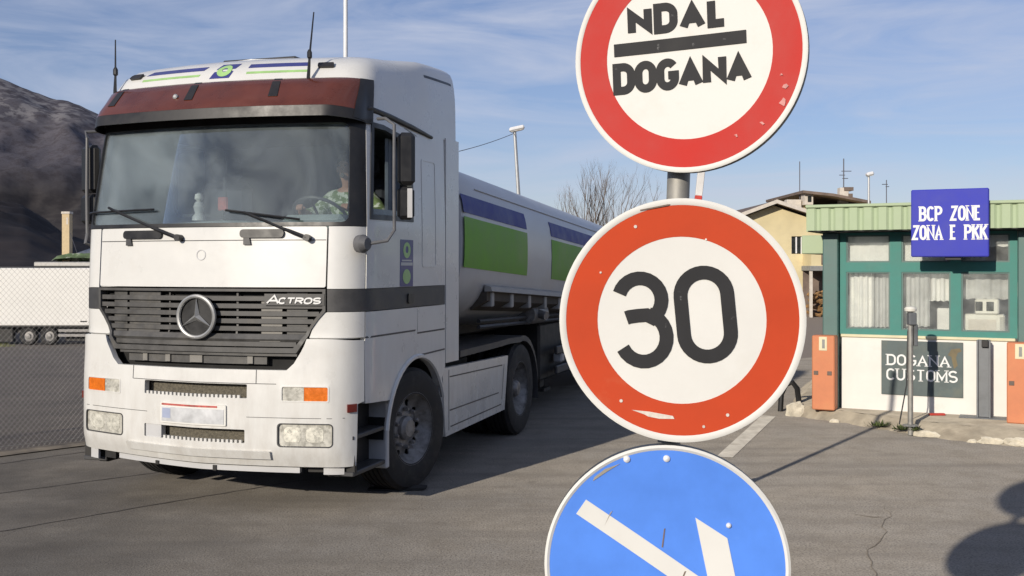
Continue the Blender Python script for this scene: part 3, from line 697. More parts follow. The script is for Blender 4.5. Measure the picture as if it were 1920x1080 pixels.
# -- windscreen
WSO = [(-1.322, 2.17), (1.322, 2.17), (1.30, 3.02), (-1.30, 3.02)]
WSG = rrect(-1.168, 1.168, 2.198, 2.955, .06)
P_('windscreen_frame', [WSO], [WSG], M['black'], .004, .05, .06)
P_('windscreen', [rrect(-1.175, 1.175, 2.19, 2.965, .06)], [], M['glass'], -.012, .006, .08)
for (s0, z0), (s1, z1) in (((-.19, 2.085), (-.93, 2.33)), ((.865, 2.078), (.36, 2.27))):
    mb = MB()
    n = 8; mb.tube([cab(s0+(s1-s0)*k/n, z0+(z1-z0)*k/n, .045 if k < n else .03) for k in range(n+1)], [.016]*3+[.011]*(n-2), 6)
    mb.tube([cab(s0, z0, .0), cab(s0, z0, .06)], .026, 10)
    w = mb.build('wiper', M['black'], truck)
    mb = MB(); L = .42
    if s1 < 0: pts = [(s1-.28+.9*L*2*k/8, z1-.035+.012*k/8) for k in range(9)]
    else: pts = [(s1-.16+.60*k/8, z1+.02-.075*k/8) for k in range(9)]
    mb.tube([cab(a, b, .022) for a, b in pts], .009, 5)
    mb.build('wiper_blade', M['black'], w)

# -- doors, windows, cab sides
DW = [(Sy(.265), 2.235), (Sy(1.075), 2.245), (Sy(1.075), 2.90), (Sy(.50), 2.965), (Sy(.285), 2.965)]
def inset(P, d):
    cx = sum(p[0] for p in P)/len(P); cy = sum(p[1] for p in P)/len(P)
    return [(x-d*(1 if x > cx else -1), y-d*(1 if y > cy else -1)) for x, y in P]
for g in SG:
    door = P_('door', [mir([(1.328, 1.702), (Sy(1.205), 1.702), (Sy(1.205), 2.955), (Sy(.62), 3.04), (1.31, 3.05)], g)], [mir(DW, g)], M['white'], .006, .04, .07)
    P_('window_seal', [mir(inset(DW, -.012), g)], [mir(inset(DW, .028), g)], M['black'], .012, .04, .07, par=door)
    P_('window_glass', [mir([(Sy(.275), 2.25), (Sy(1.06), 2.25), (Sy(1.06), 2.315), (Sy(.275), 2.31)], g)], [], M['doorglass'], -.008, .006, .08, par=door)
    mb = MB(); mb.panel([mir(rrect(Sy(.985), Sy(1.10), 1.565, 1.645, .015), g)], [], cab, .012, .02, .05); mb.build('door_handle', M['black'], door)
    P_('rear_side_panel', [mir([(Sy(1.212), 1.702), (Sy(1.84), 1.702), (Sy(1.84), 3.05), (Sy(.64), 3.05), (Sy(1.212), 2.965)], g)], [], M['white'], 0, .04, .07)
    mb = MB()
    mb.panel([mir(rrect(Sy(1.30), Sy(1.62), 1.86, 2.78, .03), g)], [mir(rrect(Sy(1.312), Sy(1.608), 1.872, 2.768, .028), g)], cab, .004, .006, .08)
    mb.build('panel_crease', M['white'], truck)
    # black gutter over the door
    mb = MB(); pts = [(1.22, 3.01), (1.28, 3.06), (1.33, 3.075), (Sy(.6), 3.055), (Sy(1.1), 3.02), (Sy(1.54), 2.985)]
    mb.tube([cab(g*a, b, .008) for a, b in pts], [.012, .020, .024, .024, .022, .014], 8)
    mb.build('rain_gutter', M['black'], truck)
    # below the band: lower cab side with the wheel arch, split by a step line
    A = [(Sy(1.2-.60*cos(radians(a))), .50+.60*sin(radians(a))) for a in range(28, 149, 8)]
    P_('wing_panel', [mir([(1.328, 1.526), (1.328, 1.338), (1.345, .84), (Sy(.665), .815)]+A+[(Sy(1.84), .97), (Sy(1.84), 1.526)], g)], [], M['white'], .0, .05, .06)
    mb = MB()
    for a0, b0, a1, b1 in ((1.33, 1.335, Sy(1.15), 1.335), (Sy(1.2), 1.31, Sy(1.82), 1.31), (Sy(1.2), 1.325, Sy(1.2), 1.50), (Sy(1.2), 1.12, Sy(1.82), 1.13)):
        w = .007; mb.panel([mir([(a0, b0-w), (a1+w, b1-w), (a1+w, b1+w), (a0, b0+w)], g)], [], cab, .0015, .003, .1)
    mb.build('wing_seam', M['dark'], truck)
    mb = MB(); pts = [(Sy(1.2-.615*cos(radians(a))), .50+.615*sin(radians(a))) for a in range(8, 165, 8)]
    mb.tube([cab(g*a, b, .004) for a, b in pts], .020, 6); mb.build('arch_lip', M['white'], truck)
    # boarding steps between bumper and wheel
    mb = MB()
    x1 = 1.20*g
    mb.box(.98*g, 1.06*g, .10, .66, .30, .86, .0, 0)
    for z in (.33, .60): mb.box(.98*g, x1, .08, .66, z-.022, z+.012, .006, 1)
    mb.box(1.0*g, x1, .10, .14, .33, .82, 0, 0)
    mb.box(1.02*g, 1.215*g, .645, .70, .27, .83, .01, 2)
    mb.build('boarding_step', [M['chassis'], M['dark'], M['tank_white']], truck)
    # inner wheel arch liner
    V = []; F = []
    for k, a in enumerate(range(0, 181, 12)):
        for x in (1.20, .72): V.append((g*x, 1.2-.585*cos(radians(a)), .50+.585*sin(radians(a))))
    n = len(V)//2; F = [(2*i, 2*i+1, 2*i+3, 2*i+2) for i in range(n-1)]
    MB().add(V, F).build('arch_liner', M['void'], truck)
# door badge on the near side
bd = P_('door_badge', [[(Sy(.815), 1.704), (Sy(1.085), 1.704), (Sy(1.085), 2.085), (Sy(.815), 2.085)]], [], M['blue_decal'], .008, .003, .08)
mb = MB()
mb.panel([circ(Sy(.95), 2.00, .075, 20, .065)], [circ(Sy(.95), 2.005, .03, 14)], cab, .0095, .001, .06); mb.build('badge_emblem', M['green_decal'], bd); mb = MB()
mb.panel([circ(Sy(.95), 1.785, .08, 20, .06)], [], cab, .0095, .001, .06)
mb.build('badge_emblem', M['green_decal'], bd)
mb = MB(); mb.panel([[(Sy(.83), 1.875), (Sy(1.07), 1.875), (Sy(1.07), 1.90), (Sy(.83), 1.90)], [(Sy(.85), 1.91), (Sy(1.05), 1.91), (Sy(1.05), 1.922), (Sy(.85), 1.922)]], [], cab, .0095, .001, .06); mb.build('badge_stripe', M['tank_white'], bd)

# -- high roof
V = []; F = []; SS = [Sy(2.15)*(-1+2*i/72) for i in range(73)]; ZZ = [3.0, 3.08, 3.16, 3.25, 3.29, 3.33, 3.375, 3.42, 3.455, 3.49, 3.51, 3.53, 3.545, 3.555]
for z in ZZ:
    for s in SS: V.append(cab(s, z))
n = len(SS)
for j in range(len(ZZ)-1):
    for i in range(n-1): F.append((j*n+i, j*n+i+1, (j+1)*n+i+1, (j+1)*n+i))
o = len(V); top = [V[(len(ZZ)-1)*n+i] for i in range(n)]
for k, c in enumerate((.55, 0)):
    for p in top: V.append((p[0]*c, p[1]+(1.2-p[1])*.0, p[2]+(.016, .022)[k]))
for k in range(2):
    for i in range(n-1):
        a = (len(ZZ)-1)*n+i if k == 0 else o+i; b = o+k*n
        F.append((a, a+1, b+i+1, b+i))
MB().add(V, F).build('roof', M['white'], truck, smooth=50)
mb = MB(); mb.box(-1.22, 1.22, 1.80, 1.86, 1.0, 3.46, .02); mb.build('cab_back', M['white'], truck)
for g in SG:
    mb = MB()
    for zr in ((1.0, 3.02),):
        z0, z1 = zr; x0 = 1.245 if z0 < 3.3 else 1.235; x1 = 1.245 if z1 < 3.2 else (1.235 if z1 < 3.5 else 1.16)
        V = [(g*x0, 1.865, z0), (g*x0, 2.19, z0), (g*x1, 2.19-.06*(z1 > 3.5), z1), (g*x1, 1.865, z1)]
        V += [(x-g*.035, y, z) for x, y, z in V]
        mb.add(V, [(0, 1, 2, 3), (7, 6, 5, 4), (0, 4, 5, 1), (1, 5, 6, 2), (2, 6, 7, 3), (3, 7, 4, 0)])
    mb.build('side_fairing', M['white'], truck, smooth=0)
MB().panel([[(Sy(1.45), 3.435), (Sy(2.08), 3.435), (Sy(2.08), 3.452), (Sy(1.45), 3.455)]], [], cab, .002, .004, .08).build('deflector_slot', M['black'], truck)
mb = MB(); mb.box(-.35, .35, .75, 1.35, 3.57, 3.605, .015); mb.build('roof_hatch', M['dark'], truck)
# decals on the roof front
for a, b in ((-.83, -.20), (.22, .78)):
    k = -.06 if a < 0 else 0
    P_('roof_stripe', [[(a+k, 3.425), (b+k*.4, 3.425), (b+k*.2, 3.462), (a+k*.6, 3.462)]], [], M['blue_decal'], .003, .003, .06)
    P_('roof_stripe', [[(a+k, 3.372), (b+k*.8, 3.372), (b+k*.6, 3.39), (a+k, 3.39)]], [], M['green_decal'], .003, .003, .06)
rb = P_('roof_badge', [[(-.125, 3.345), (.065, 3.345), (.115, 3.475), (-.075, 3.475)]], [], M['blue_decal'], .003, .003, .05)
mb = MB(); mb.panel([circ(-.003, 3.41, .072, 18, .052)], [circ(0, 3.415, .028, 12, .018)], cab, .0055, .002, .04); mb.build('badge_emblem', M['green_decal'], rb)
for sx in (-1.0, .93):
    P_('marker_lamp', [rrect(sx-.07, sx+.07, 3.40, 3.435, .012)], [], M['visor_dark'], .02, .03, .05)
# -- sun visor
VP = [(2.955, .165), (3.035, .17), (3.05, .165), (3.27, .06), (3.305, .02)]
def vis(s, z, off=0.): return cab(s, z, off+interp(z, VP)*max(.12, min(1, (1.34-abs(s))/.30)))
P_('sun_visor', [[(-1.30, 3.036), (1.36, 3.036), (1.36, 3.305), (-1.30, 3.305)]], [], M['visor'], 0, .008, .05, f=vis)
P_('visor_lip', [[(-1.30, 2.957), (1.37, 2.957), (1.37, 3.035), (-1.30, 3.035)]], [], M['visor_dark'], 0, .008, .05, f=vis)
for g in SG: P_('visor_end', [mir([(1.17, 2.97), (1.375, 2.96), (1.375, 3.306), (1.22, 3.305)], g)], [], M['visor_dark'], .004, .012, .04, f=vis)
for sx in (-.97, -.17, .56):
    mb = MB(); mb.panel([[(sx-.02, 3.10), (sx+.055, 3.10), (sx+.02, 3.295), (sx-.045, 3.295)]], [], vis, .006, .012, .05); mb.build('visor_bracket', M['visor_dark'], truck)
mb = MB(); mb.lathe([(0, 0), (.018, .004), (.022, .015), (.012, .022)], vis(-.29, 3.14), (0, -1, .3), 10); mb.build('visor_screw', M['chrome'], truck)
# -- CB aerials
for sx, h, dx in ((-1.13, .42, -.02), (.80, .50, .03)):
    mb = MB(); p = cab(sx, 3.30, .04)
    mb.tube([p-Vector((0, 0, .06)), p, p+Vector((dx*.2, .01, h*.35)), p+Vector((dx, .03, h))], [.016, .014, .008, .005], 6)
    mb.lathe([(.012, 0), (.02, .01), (.02, .05), (.01, .07)], p+Vector((dx*.15, .01, h*.28)), (0, 0, 1), 8)
    mb.build('cb_aerial', M['black'], truck)

# -- mirrors
for g in SG:
    mb = MB()
    x = 1.45*g if g > 0 else -1.31
    XM = 1.50 if g > 0 else 1.36
    mb.tube([(1.25*g, .40, 3.0), (1.36*g, .30, 2.985), (x, .26, 2.93), (x, .255, 2.5), (x, .26, 2.14), (x-.03*g, .20, 2.06), (1.27*g, .12 if g > 0 else .3, 2.03)], .013, 8)
    if g > 0: mb.lathe([(.03, -.02), (.065, .0), (.07, .05), (.045, .09)], (1.22*g, .12, 2.035), (g, -.2, 0), 14)
    arm = mb.build('mirror_arm', M['arm'], truck)
    HW = .065 if g > 0 else .10
    mb = MB(); mb.box(-HW, HW, -.05, .05, -.20, .20, .03, T=Matrix.Translation((XM*g, .37, 2.68)) @ Matrix.Rotation(g*.45, 4, 'Z'))
    hs_ = mb.build('mirror_housing', M['black'], truck)
    mb = MB(); mb.box(-.05, .05, .052, .056, -.175, .175, .002, T=Matrix.Translation((XM*g, .37, 2.68)) @ Matrix.Rotation(g*.45, 4, 'Z')); mb.build('mirror_glass', M['mirror'], hs_)
    mb = MB(); mb.box(-HW, HW, -.045, .045, -.125, .125, .03, T=Matrix.Translation((XM*g, .36, 2.345)) @ Matrix.Rotation(g*.40, 4, 'Z'))
    hs_ = mb.build('mirror_housing', M['black'], truck)
    mb = MB(); mb.box(.012, .05, -.049, -.046, -.11, .11, .002, T=Matrix.Translation((XM*g, .36, 2.345)) @ Matrix.Rotation(g*.40, 4, 'Z')); mb.build('pale_edge', M['tank_white'], hs_)  # white strip stands in for bright sky reflected in the mirror glass

# -- cab interior
mb = MB(); mb.box(-1.15, 1.15, 1.70, 1.78, 1.75, 2.98, 0); mb.box(-1.08, 1.08, .42, 1.70, 2.975, 2.99, 0); mb.box(-1.2, 1.2, .25, 1.75, 1.72, 1.76, 0)
mb.build('cab_liner', M['liner'], truck)
mb = MB()
V = []; prof = [(.04, 1.8), (.04, 2.17), (.10, 2.215), (.30, 2.225), (.50, 2.20), (.58, 2.12), (.62, 1.8)]
for x in (-1.17, -.6, 0, .6, 1.17):
    for y, z in prof: V.append((x, y+.10*(x/1.1)**2+.06, z+.01*cos(x*5)))
n = len(prof); F = [(i*n+j, i*n+(j+1) % n, (i+1)*n+(j+1) % n, (i+1)*n+j) for i in range(4) for j in range(n)]
mb.add(V, F); mb.box(.42, .96, .38, .58, 2.19, 2.275, .04)
mb.build('dashboard', M['dash'], truck)
for x in (-.68, .68):
    mb = MB(); mb.box(x-.27, x+.27, .85, 1.35, 1.85, 2.02, .06); mb.box(x-.26, x+.26, 1.28, 1.42, 2.0, 2.62, .06); mb.box(x-.15, x+.15, 1.29, 1.39, 2.64, 2.84, .04)
    mb.build('seat', M['seat'], truck)
mb = MB(); c = Vector((.66, .60, 2.27)); ax = Vector((0, .62, .78)).normalized(); a = Vector((1, 0, 0)); b = ax.cross(a)
mb.tube([c+(a*cos(2*pi*k/28)+b*sin(2*pi*k/28))*.225 for k in range(29)], .014, 6, caps=False)
for k in range(3):
    t = 2*pi*k/3+.5; mb.tube([c-ax*.03, c+(a*cos(t)+b*sin(t))*.22], .012, 6)
mb.tube([c-ax*.03, c-ax*.35], .03, 8); mb.build('steering_wheel', M['dark'], truck)
# curtains: pale one drawn aside at the far corner, one behind the driver's window
for x0, x1, y0, y1, z0, z1 in ((-1.15, -1.11, .45, .95, 2.05, 2.90), (1.11, 1.15, .80, 1.05, 2.26, 2.90)):
    mb = MB(); V = []
    for k in range(13):
        y = y0+(y1-y0)*k/12; x = (x0+x1)/2+.022*sin(k*2.2); V += [(x, y, z0), (x, y, z1)]
    mb.add(V, [(2*i, 2*i+2, 2*i+3, 2*i+1) for i in range(12)]); mb.build('curtain', M['curtain'], truck)
mb = MB(); mb.panel([rrect(-.98, -.46, 2.30, 2.90, .07)], [rrect(-.955, -.485, 2.325, 2.875, .06)], lambda x, z, o: Vector((x, 1.0+o, z)), 0, .02, .1)
mb.build('sleeper_window_trim', M['liner'], truck)

# -- wheels
def wheel(name, x, y, g, steer=0., rear=False, par=None, R=.51):
    """a tyre on its rim, the outer face towards g*x"""
    mb = MB(); w = .15
    prof = [(.29, -w), (.33, -w-.004), (.44, -w-.012), (.485, -w+.002), (R-.012, -w+.028)]
    for k in range(5):
        c = -w+.05+k*.05; prof += [(R, c-.018), (R, c+.016), (R-.014, c+.018), (R-.014, c+.030)]
    prof = prof[:-2]+[(R-.012, w-.028), (.485, w-.002), (.44, w+.012), (.33, w+.004), (.29, w)]
    T = Matrix.Translation((x, y, R)) @ Matrix.Rotation(steer, 4, 'Z')
    ax = T.to_3x3() @ Vector((g, 0, 0)); c = Vector((x, y, R))
    mb.lathe(prof, c, ax, 56, cap=False)
    # tread blocks on the shoulder
    for k in range(56):
        t = 2*pi*k/56
        for sgn in (-1, 1):
            p = [(R-.03, sgn*(w-.005)), (R-.004, sgn*(w-.03))]
    wh = mb.build(name, M['rubber'], par, smooth=40)
    U = T.to_3x3() @ Vector((0, 1, 0)); Z = Vector((0, 0, 1))
    def disc(u, v, o):
        r = hypot(u, v)
        d = interp(r, [(0, .06), (.14, .06), (.17, .045), (.225, .03), (.26, .06), (.285, .13), (.30, .135)] if not rear else [(0, .0), (.15, -.01), (.20, -.05), (.25, -.02), (.28, .11), (.30, .13)])
        return c+ax*(d+o)+U*u+Z*v
    holes = [circ(.215*cos(2*pi*k/10), .215*sin(2*pi*k/10), .030, 10, .030) for k in range(10)]
    mb = MB(); mb.panel([circ(0, 0, .297, 48)], holes, disc, 0, .012, .035)
    rim = mb.build('rim', M['rim'], wh)
    mb = MB(); mb.lathe([(.29, .10), (.302, .13), (.310, .148), (.302, .152), (.288, .14)], c, ax, 48, cap=False)
    mb.build('rim_edge', M['rim'], rim) if False else mb.build('rim_edge', M['rim'], wh)
    mb = MB()
    for k in range(10):
        t = 2*pi*(k+.5)/10; q = c+U*(.158*cos(t))+Z*(.158*sin(t)); b0 = .055 if not rear else -.01
        mb.lathe([(.019, b0), (.019, b0+.03), (.010, b0+.045)], q, ax, 6)
    mb.lathe([(.105, .05 if not rear else -.02), (.10, .09 if not rear else .09), (.07, .115 if not rear else .13), (.0, .118 if not rear else .135)], c, ax, 24)
    mb.build('hub', M['rim'], wh)
    mb = MB(); mb.lathe([(.29, -.12), (.27, .0), (.05, .0)], c, ax, 24, cap=False); mb.build('brake_drum', M['void'], wh)
    return wh
for g in SG:
    wheel('wheel', 1.075*g, 1.20, g, -radians(10), par=truck)
    wheel('wheel', 1.06*g, 4.25, g, rear=True, par=truck)
    wheel('wheel', .72*g, 4.25, g, rear=True, par=truck)
# -- chassis, fairings, fenders
mb = MB()
for g in SG: mb.box(.36*g, .46*g, .5, 5.6, .78, 1.02, .01)
mb.box(-.9, .9, 1.1, 1.3, .45, .60, .02); mb.box(-.8, .8, 4.15, 4.35, .42, .62, .03); mb.box(-1.1, 1.1, 1.9, 2.0, .5, 1.0, .01)
mb.box(-.5, .5, .3, 1.7, .75, 1.6, .03); mb.box(-1.15, 1.15, .25, .60, .95, 1.30, .01); mb.box(-.9, .9, 2.0, 3.4, .40, .95, .03)
mb.build('chassis', M['chassis'], truck)
mb = MB(); mb.box(-.45, .45, 3.85, 4.6, 1.10, 1.18, .02); mb.box(-.6, .6, 2.4, 3.7, 1.03, 1.06, .005); mb.build('fifth_wheel', M['chassis'], truck)
for g in SG:
    mb = MB()
    V = [(1.235*g, 1.80, .955), (1.235*g, 3.72, .92), (1.235*g, 3.60, .36), (1.235*g, 1.88, .335)]
    V += [(x-.05*g, y, z) for x, y, z in V]
    mb.add(V, [(0, 1, 2, 3), (7, 6, 5, 4), (0, 4, 5, 1), (1, 5, 6, 2), (2, 6, 7, 3), (3, 7, 4, 0)])
    sk = mb.build('side_skirt', M['white'], truck, smooth=0)
    mb = MB()
    for y0, z0, y1, z1 in ((1.98, .865, 3.52, .835), (1.98, .56, 3.40, .56), (1.96, .38, 1.96, .93), (3.50, .48, 3.58, .84), (2.0, .41, 3.48, .43)):
        d = Vector((0, y1-y0, z1-z0)); L_ = d.length; dn = d.normalized(); q = Vector((0, -dn.z, dn.y))*.006; a = Vector((1.2365*g, y0, z0)); b = Vector((1.2365*g, y1, z1))
        mb.add([a+q, b+q, b-q, a-q], [(0, 1, 2, 3)])
    mb.build('skirt_crease', M['dark'], sk, smooth=0)
    mb = MB(); mb.box(1.0*g, 1.22*g, 1.79, 1.86, .34, 1.0, .01); mb.build('skirt_end', M['tank_white'], truck)
    # fender over the drive wheels, flat forwards
    pts = [(2.25, 1.08), (3.3, 1.09), (3.8, 1.10)]+[(4.25-.60*cos(radians(a)), .50+.60*sin(radians(a))) for a in range(80, 191, 10)]
    V = []
    for y, z in pts: V += [(1.24*g, y, z), (.55*g, y, z), (.55*g, y, z-.03), (1.24*g, y, z-.06)]
    n = len(pts); F = [(4*i+j, 4*i+(j+1) % 4, 4*i+4+(j+1) % 4, 4*i+4+j) for i in range(n-1) for j in range(4)]+[(0, 1, 2, 3), tuple(4*n-4+j for j in range(4))]
    MB().add(V, F).build('rear_fender', M['dark'], truck, smooth=40)

# ------------------------------------------------------------------ driver
drv = thing('person', 'person in a green and white camouflage shirt at the wheel behind the windscreen', 'person', T0, -TH)
def skinned(name, verts, edges, radii, m, par, sub=2):
    me = bpy.data.meshes.new(name); me.from_pydata(verts, edges, []); me.materials.append(m)
    o = bpy.data.objects.new(name, me); COL.objects.link(o); o.parent = par
    md = o.modifiers.new('skin', 'SKIN'); md.use_smooth_shade = True
    sv = me.skin_vertices[0].data
    for i, r in enumerate(radii): sv[i].radius = (r, r) if not isinstance(r, tuple) else r; sv[i].use_root = (i == 0)
    s2 = o.modifiers.new('sub', 'SUBSURF'); s2.levels = sub; s2.render_levels = sub
    return o
dx = .69
Vb = [(dx, 1.14, 1.98), (dx, 1.13, 2.15), (dx, 1.10, 2.34), (dx, 1.07, 2.47), (dx, 1.04, 2.535), (dx, 1.02, 2.59), (dx, 1.0, 2.66), (dx, .995, 2.72), (dx, 1.0, 2.765)]
Rb = [.15, .14, (.17, .11), (.12, .085), .055, .055, (.072, .085), (.078, .095), (.06, .07)]
Eb = [(i, i+1) for i in range(8)]
def limb(pts, rr, root):
    p = root
    for q, r in zip(pts, rr):
        Vb.append(q); Rb.append(r); Eb.append((p, len(Vb)-1)); p = len(Vb)-1
    return p
for g in SG:
    gx_ = dx+.205*g if g > 0 else dx-.195
    hnd = (.66+.20*g, .66, 2.34)
    w = limb([(dx+.17*g, 1.08, 2.43), (dx+(.36 if g > 0 else .27)*g, .92, 2.28), (.66+.26*g, .76, 2.31), hnd], [.06, .05, .038, .03], 3)
    for k in range(4):
        hx = hnd[0]+(-.020+.014*k)*g
        limb([(hx, .625, 2.365), (hx, .605, 2.345-.004*k), (hx+.002, .612, 2.322)], [.010, .009, .0075], w)
    limb([(hnd[0]-.03*g, .64, 2.335), (hnd[0]-.04*g, .615, 2.345)], [.011, .009], w)
    limb([(dx+.11*g, .95, 1.99), (dx+.13*g, .68, 2.02), (dx+.12*g, .60, 1.80)], [.09, .07, .05], 0)
skinned('body', Vb, Eb, Rb, M['skin'], drv)
# shirt
Vs = [(dx, 1.14, 2.02), (dx, 1.13, 2.18), (dx, 1.10, 2.34), (dx, 1.075, 2.46), (dx, 1.05, 2.505)]
Rs = [.175, .17, (.205, .14), (.145, .11), (.085, .08)]; Es = [(0, 1), (1, 2), (2, 3), (3, 4)]
for g in SG:
    k = len(Vs); Vs += [(dx+.17*g, 1.08, 2.43), (dx+(.365 if g > 0 else .275)*g, .92, 2.28), (.66+.285*g, .80, 2.30)]; Rs += [.085, .075, .058]; Es += [(3, k), (k, k+1), (k+1, k+2)]
skinned('shirt', Vs, Es, Rs, M['shirt'], drv)
mb = MB(); mb.lathe([(.0, .105), (.045, .095), (.078, .06), (.090, .01), (.086, -.03)], (dx, 1.012, 2.725), (0, .25, 1), 18, cap=False); mb.build('hair', M['hair'], drv)
mb = MB(); mb.add([(dx, .905, 2.665), (dx-.014, .925, 2.655), (dx+.014, .925, 2.655), (dx, .925, 2.70)], [(0, 1, 2), (0, 2, 3), (0, 3, 1), (1, 3, 2)]); mb.build('nose', M['skin'], drv)
mb = MB()
for g in SG: mb.lathe([(.009, -.004), (.009, .003), (0, .005)], (dx+.03*g, .913, 2.705), (0, -1, 0), 8)
mb.lathe([(.022, -.003), (.020, .003)], (dx, .915, 2.622), (0, -1, 0), 10)
mb.build('eyes', M['hair'], drv)
mb = MB()
for g in SG: mb.lathe([(.0, -.01), (.026, -.004), (.024, .006), (.0, .012)], (dx+.082*g, 1.0, 2.68), (g, -.3, 0), 10)
mb.build('ear', M['skin'], drv)
# ornaments on the dashboard
def t_at(x, y, z): return T0+Matrix.Rotation(-TH, 3, 'Z') @ Vector((x, y, z))
orn = thing('ornament', 'small white figurine standing on the dashboard behind the windscreen', 'ornament', t_at(-.27, .30, 2.235), -TH)
mb = MB(); mb.lathe([(.055, 0), (.05, .03), (.03, .06), (.045, .11), (.028, .15)], (0, 0, 0), (0, 0, 1), 12); mb.build('base', M['tank_white'], orn)
mb = MB(); mb.lathe([(.012, .15), (.034, .175), (.030, .21), (.0, .225)], (0, 0, 0), (0, 0, 1), 12); mb.build('head', M['sign_white'], orn)
pen = thing('pennant', 'small reddish pennant standing on the dashboard right of the white figurine', 'ornament', t_at(-.10, .38, 2.235), -TH)
mb = MB(); mb.tube([(0, 0, 0), (0, 0, .17)], .008, 6); mb.lathe([(.03, 0), (.03, .012), (.01, .02)], (0, 0, 0), (0, 0, 1), 10); mb.build('stick', M['dark'], pen)
mb = MB(); mb.box(-.045, .045, -.012, .012, .08, .19, .01); mb.build('cloth', M['plate_red'], pen)

# ------------------------------------------------------------------ tank trailer
TY = 7.0
trl = thing('tank_trailer', 'white tank trailer with blue and green side panels hitched behind the white cab', 'tank trailer', t_at(0, TY, 0), -TH)
HX, HZ, NE = 1.24, .86, 3.1
def zc(y): return 2.13-.0481*(y-2.3)
def tank(y, t, off=0., g=1):        # t from -1 (bottom) to 1 (top) along the height
    t = max(-1, min(1, t)); y_ = y
    x = HX*(1-abs(t)**NE)**(1/NE); z = zc(y)+HZ*t
    nx_ = (x/HX)**(NE-1)/HX; nz_ = (abs(t)**(NE-1))/HZ*(1 if t > 0 else -1); L_ = hypot(nx_, nz_)
    return Vector((g*(x+off*nx_/L_), y_-TY, z+off*nz_/L_))
def ring(y, sc=1., sz=None):
    V = []
    for k in range(48):
        a = 2*pi*k/48; ca, sa = cos(a), sin(a)
        V.append((HX*sc*abs(ca)**(2/NE)*(1 if ca > 0 else -1), y-TY, zc(y)+HZ*(sz or sc)*abs(sa)**(2/NE)*(1 if sa > 0 else -1)))
    return V
V = []; F = []; st = [(2.24, .55), (2.25, .75), (2.28, .92), (2.34, .985), (2.45, 1.)]+[(3+.5*k, 1.) for k in range(19)]+[(12.2, 1.), (12.35, .97), (12.45, .9), (12.52, .7), (12.55, .4)]
for y, s in st: V += ring(y, s)
for i in range(len(st)-1):
    for k in range(48): F.append((i*48+k, i*48+(k+1) % 48, i*48+48+(k+1) % 48, i*48+48+k))
F += [tuple(range(48)), tuple((len(st)-1)*48+k for k in range(48))]
MB().add(V, F).build('tank', M['tank_white'], trl, smooth=40)
for g in SG:
    for k, (y0, y1) in enumerate(((2.36, 4.42), (5.45, 8.6), (9.3, 12.1))):
        def tz(z, y=2.3): return (z-2.13)/HZ
        for nm, z0, z1, m in (('blue_panel', 2.385, 2.56, 'tank_blue'), ('green_panel', 1.865, 2.345, 'tank_green')):
            mb = MB(); mb.panel([[(y0, tz(z0)), (y1, tz(z0)), (y1, tz(z1)), (y0, tz(z1))]], [], lambda y, t, o, g=g: tank(y, t, o, g), .004, .003, .08); mb.build(nm, M[m], trl, smooth=60)
    mb = MB()
    for a, b in ((2.9, 12.0),):
        mb.tube([tank(a+(b-a)*k/10, (2.66-2.13)/HZ, .004, g) for k in range(11)], .007, 5)
    mb.build('tank_crease', M['tank_white'], trl)
    # side rail and the brackets under it
    mb = MB(); V = []
    for y in (3.05, 12.2):
        d = -.0481*(y-2.3)
        V += [(1.20*g, y-TY, 1.72+d), (1.27*g, y-TY, 1.70+d), (1.28*g, y-TY, 1.655+d), (1.20*g, y-TY, 1.65+d)]
    mb.add(V, [(0, 1, 5, 4), (1, 2, 6, 5), (2, 3, 7, 6), (3, 0, 4, 7), (0, 1, 2, 3), (4, 5, 6, 7)])
    mb.build('side_rail', M['rail_grey'], trl, smooth=0)
    mb = MB(); V = []
    for y in (3.05, 12.2):
        d = -.0481*(y-2.3); V += [(1.225*g, y-TY, 1.649+d), (1.225*g, y-TY, 1.56+d), (1.05*g, y-TY, 1.46+d), (1.05*g, y-TY, 1.649+d)]
    mb.add(V, [(0, 1, 5, 4), (1, 2, 6, 5), (2, 3, 7, 6), (3, 0, 4, 7), (0, 1, 2, 3), (4, 5, 6, 7)]); mb.build('rail_skirt', M['rail_brown'], trl, smooth=0)
    for k in range(14):
        y = 3.2+k*.66; d = -.0481*(y-2.3); MB().box(1.02*g, 1.243*g, y-TY-.045, y-TY+.045, 1.50+d, 1.648+d, .01).build('rail_bracket', M['rail_grey'], trl)
mb = MB()
for g in SG: mb.box(.40*g, .52*g, 3.2-TY, 12.3-TY, 1.10, 1.38, .01)
mb.box(-.6, .6, 3.4-TY, 12.0-TY, 1.10, 1.42, .02)
for y in (6.2,): mb.box(-.9, -.75, y-TY-.1, y-TY+.1, .30, 1.3, .01); mb.box(.75, .9, y-TY-.1, y-TY+.1, .30, 1.3, .01); mb.box(.68, .97, y-TY-.14, y-TY+.14, .26, .30, 0); mb.box(-.97, -.68, y-TY-.14, y-TY+.14, .26, .30, 0)
mb.build('trailer_chassis', M['chassis'], trl)
mb = MB()
for z in (1.24, 1.30): mb.tube([(1.05, 3.3-TY, z), (1.05, 8.0-TY, z-.1)], .022, 6)
mb.build('hose_rail', M['dark'], trl)
MB().box(-1.0, 1.0, 5.75-TY, 8.5-TY, .42, 1.15, .03).build('tool_box', M['chassis'], trl)  # dark block added in place of the shade under the trailer
mb = MB(); mb.lathe([(.0, -.005), (.11, 0), (.125, .03), (.125, .55), (.1, .6), (0, .6)], (1.05, 5.0-TY, 1.30), (0, 1, 0), 20); mb.lathe([(.05, 0), (.05, .12)], (1.16, 5.15-TY, 1.30), (1, -.4, -.2), 12)
mb.build('air_tank', M['rim'], trl)
mb = MB(); mb.box(1.02, 1.14, 6.3-TY, 6.45-TY, .62, .74, .02); mb.build('side_marker', M['tank_white'], trl)
mb = MB()
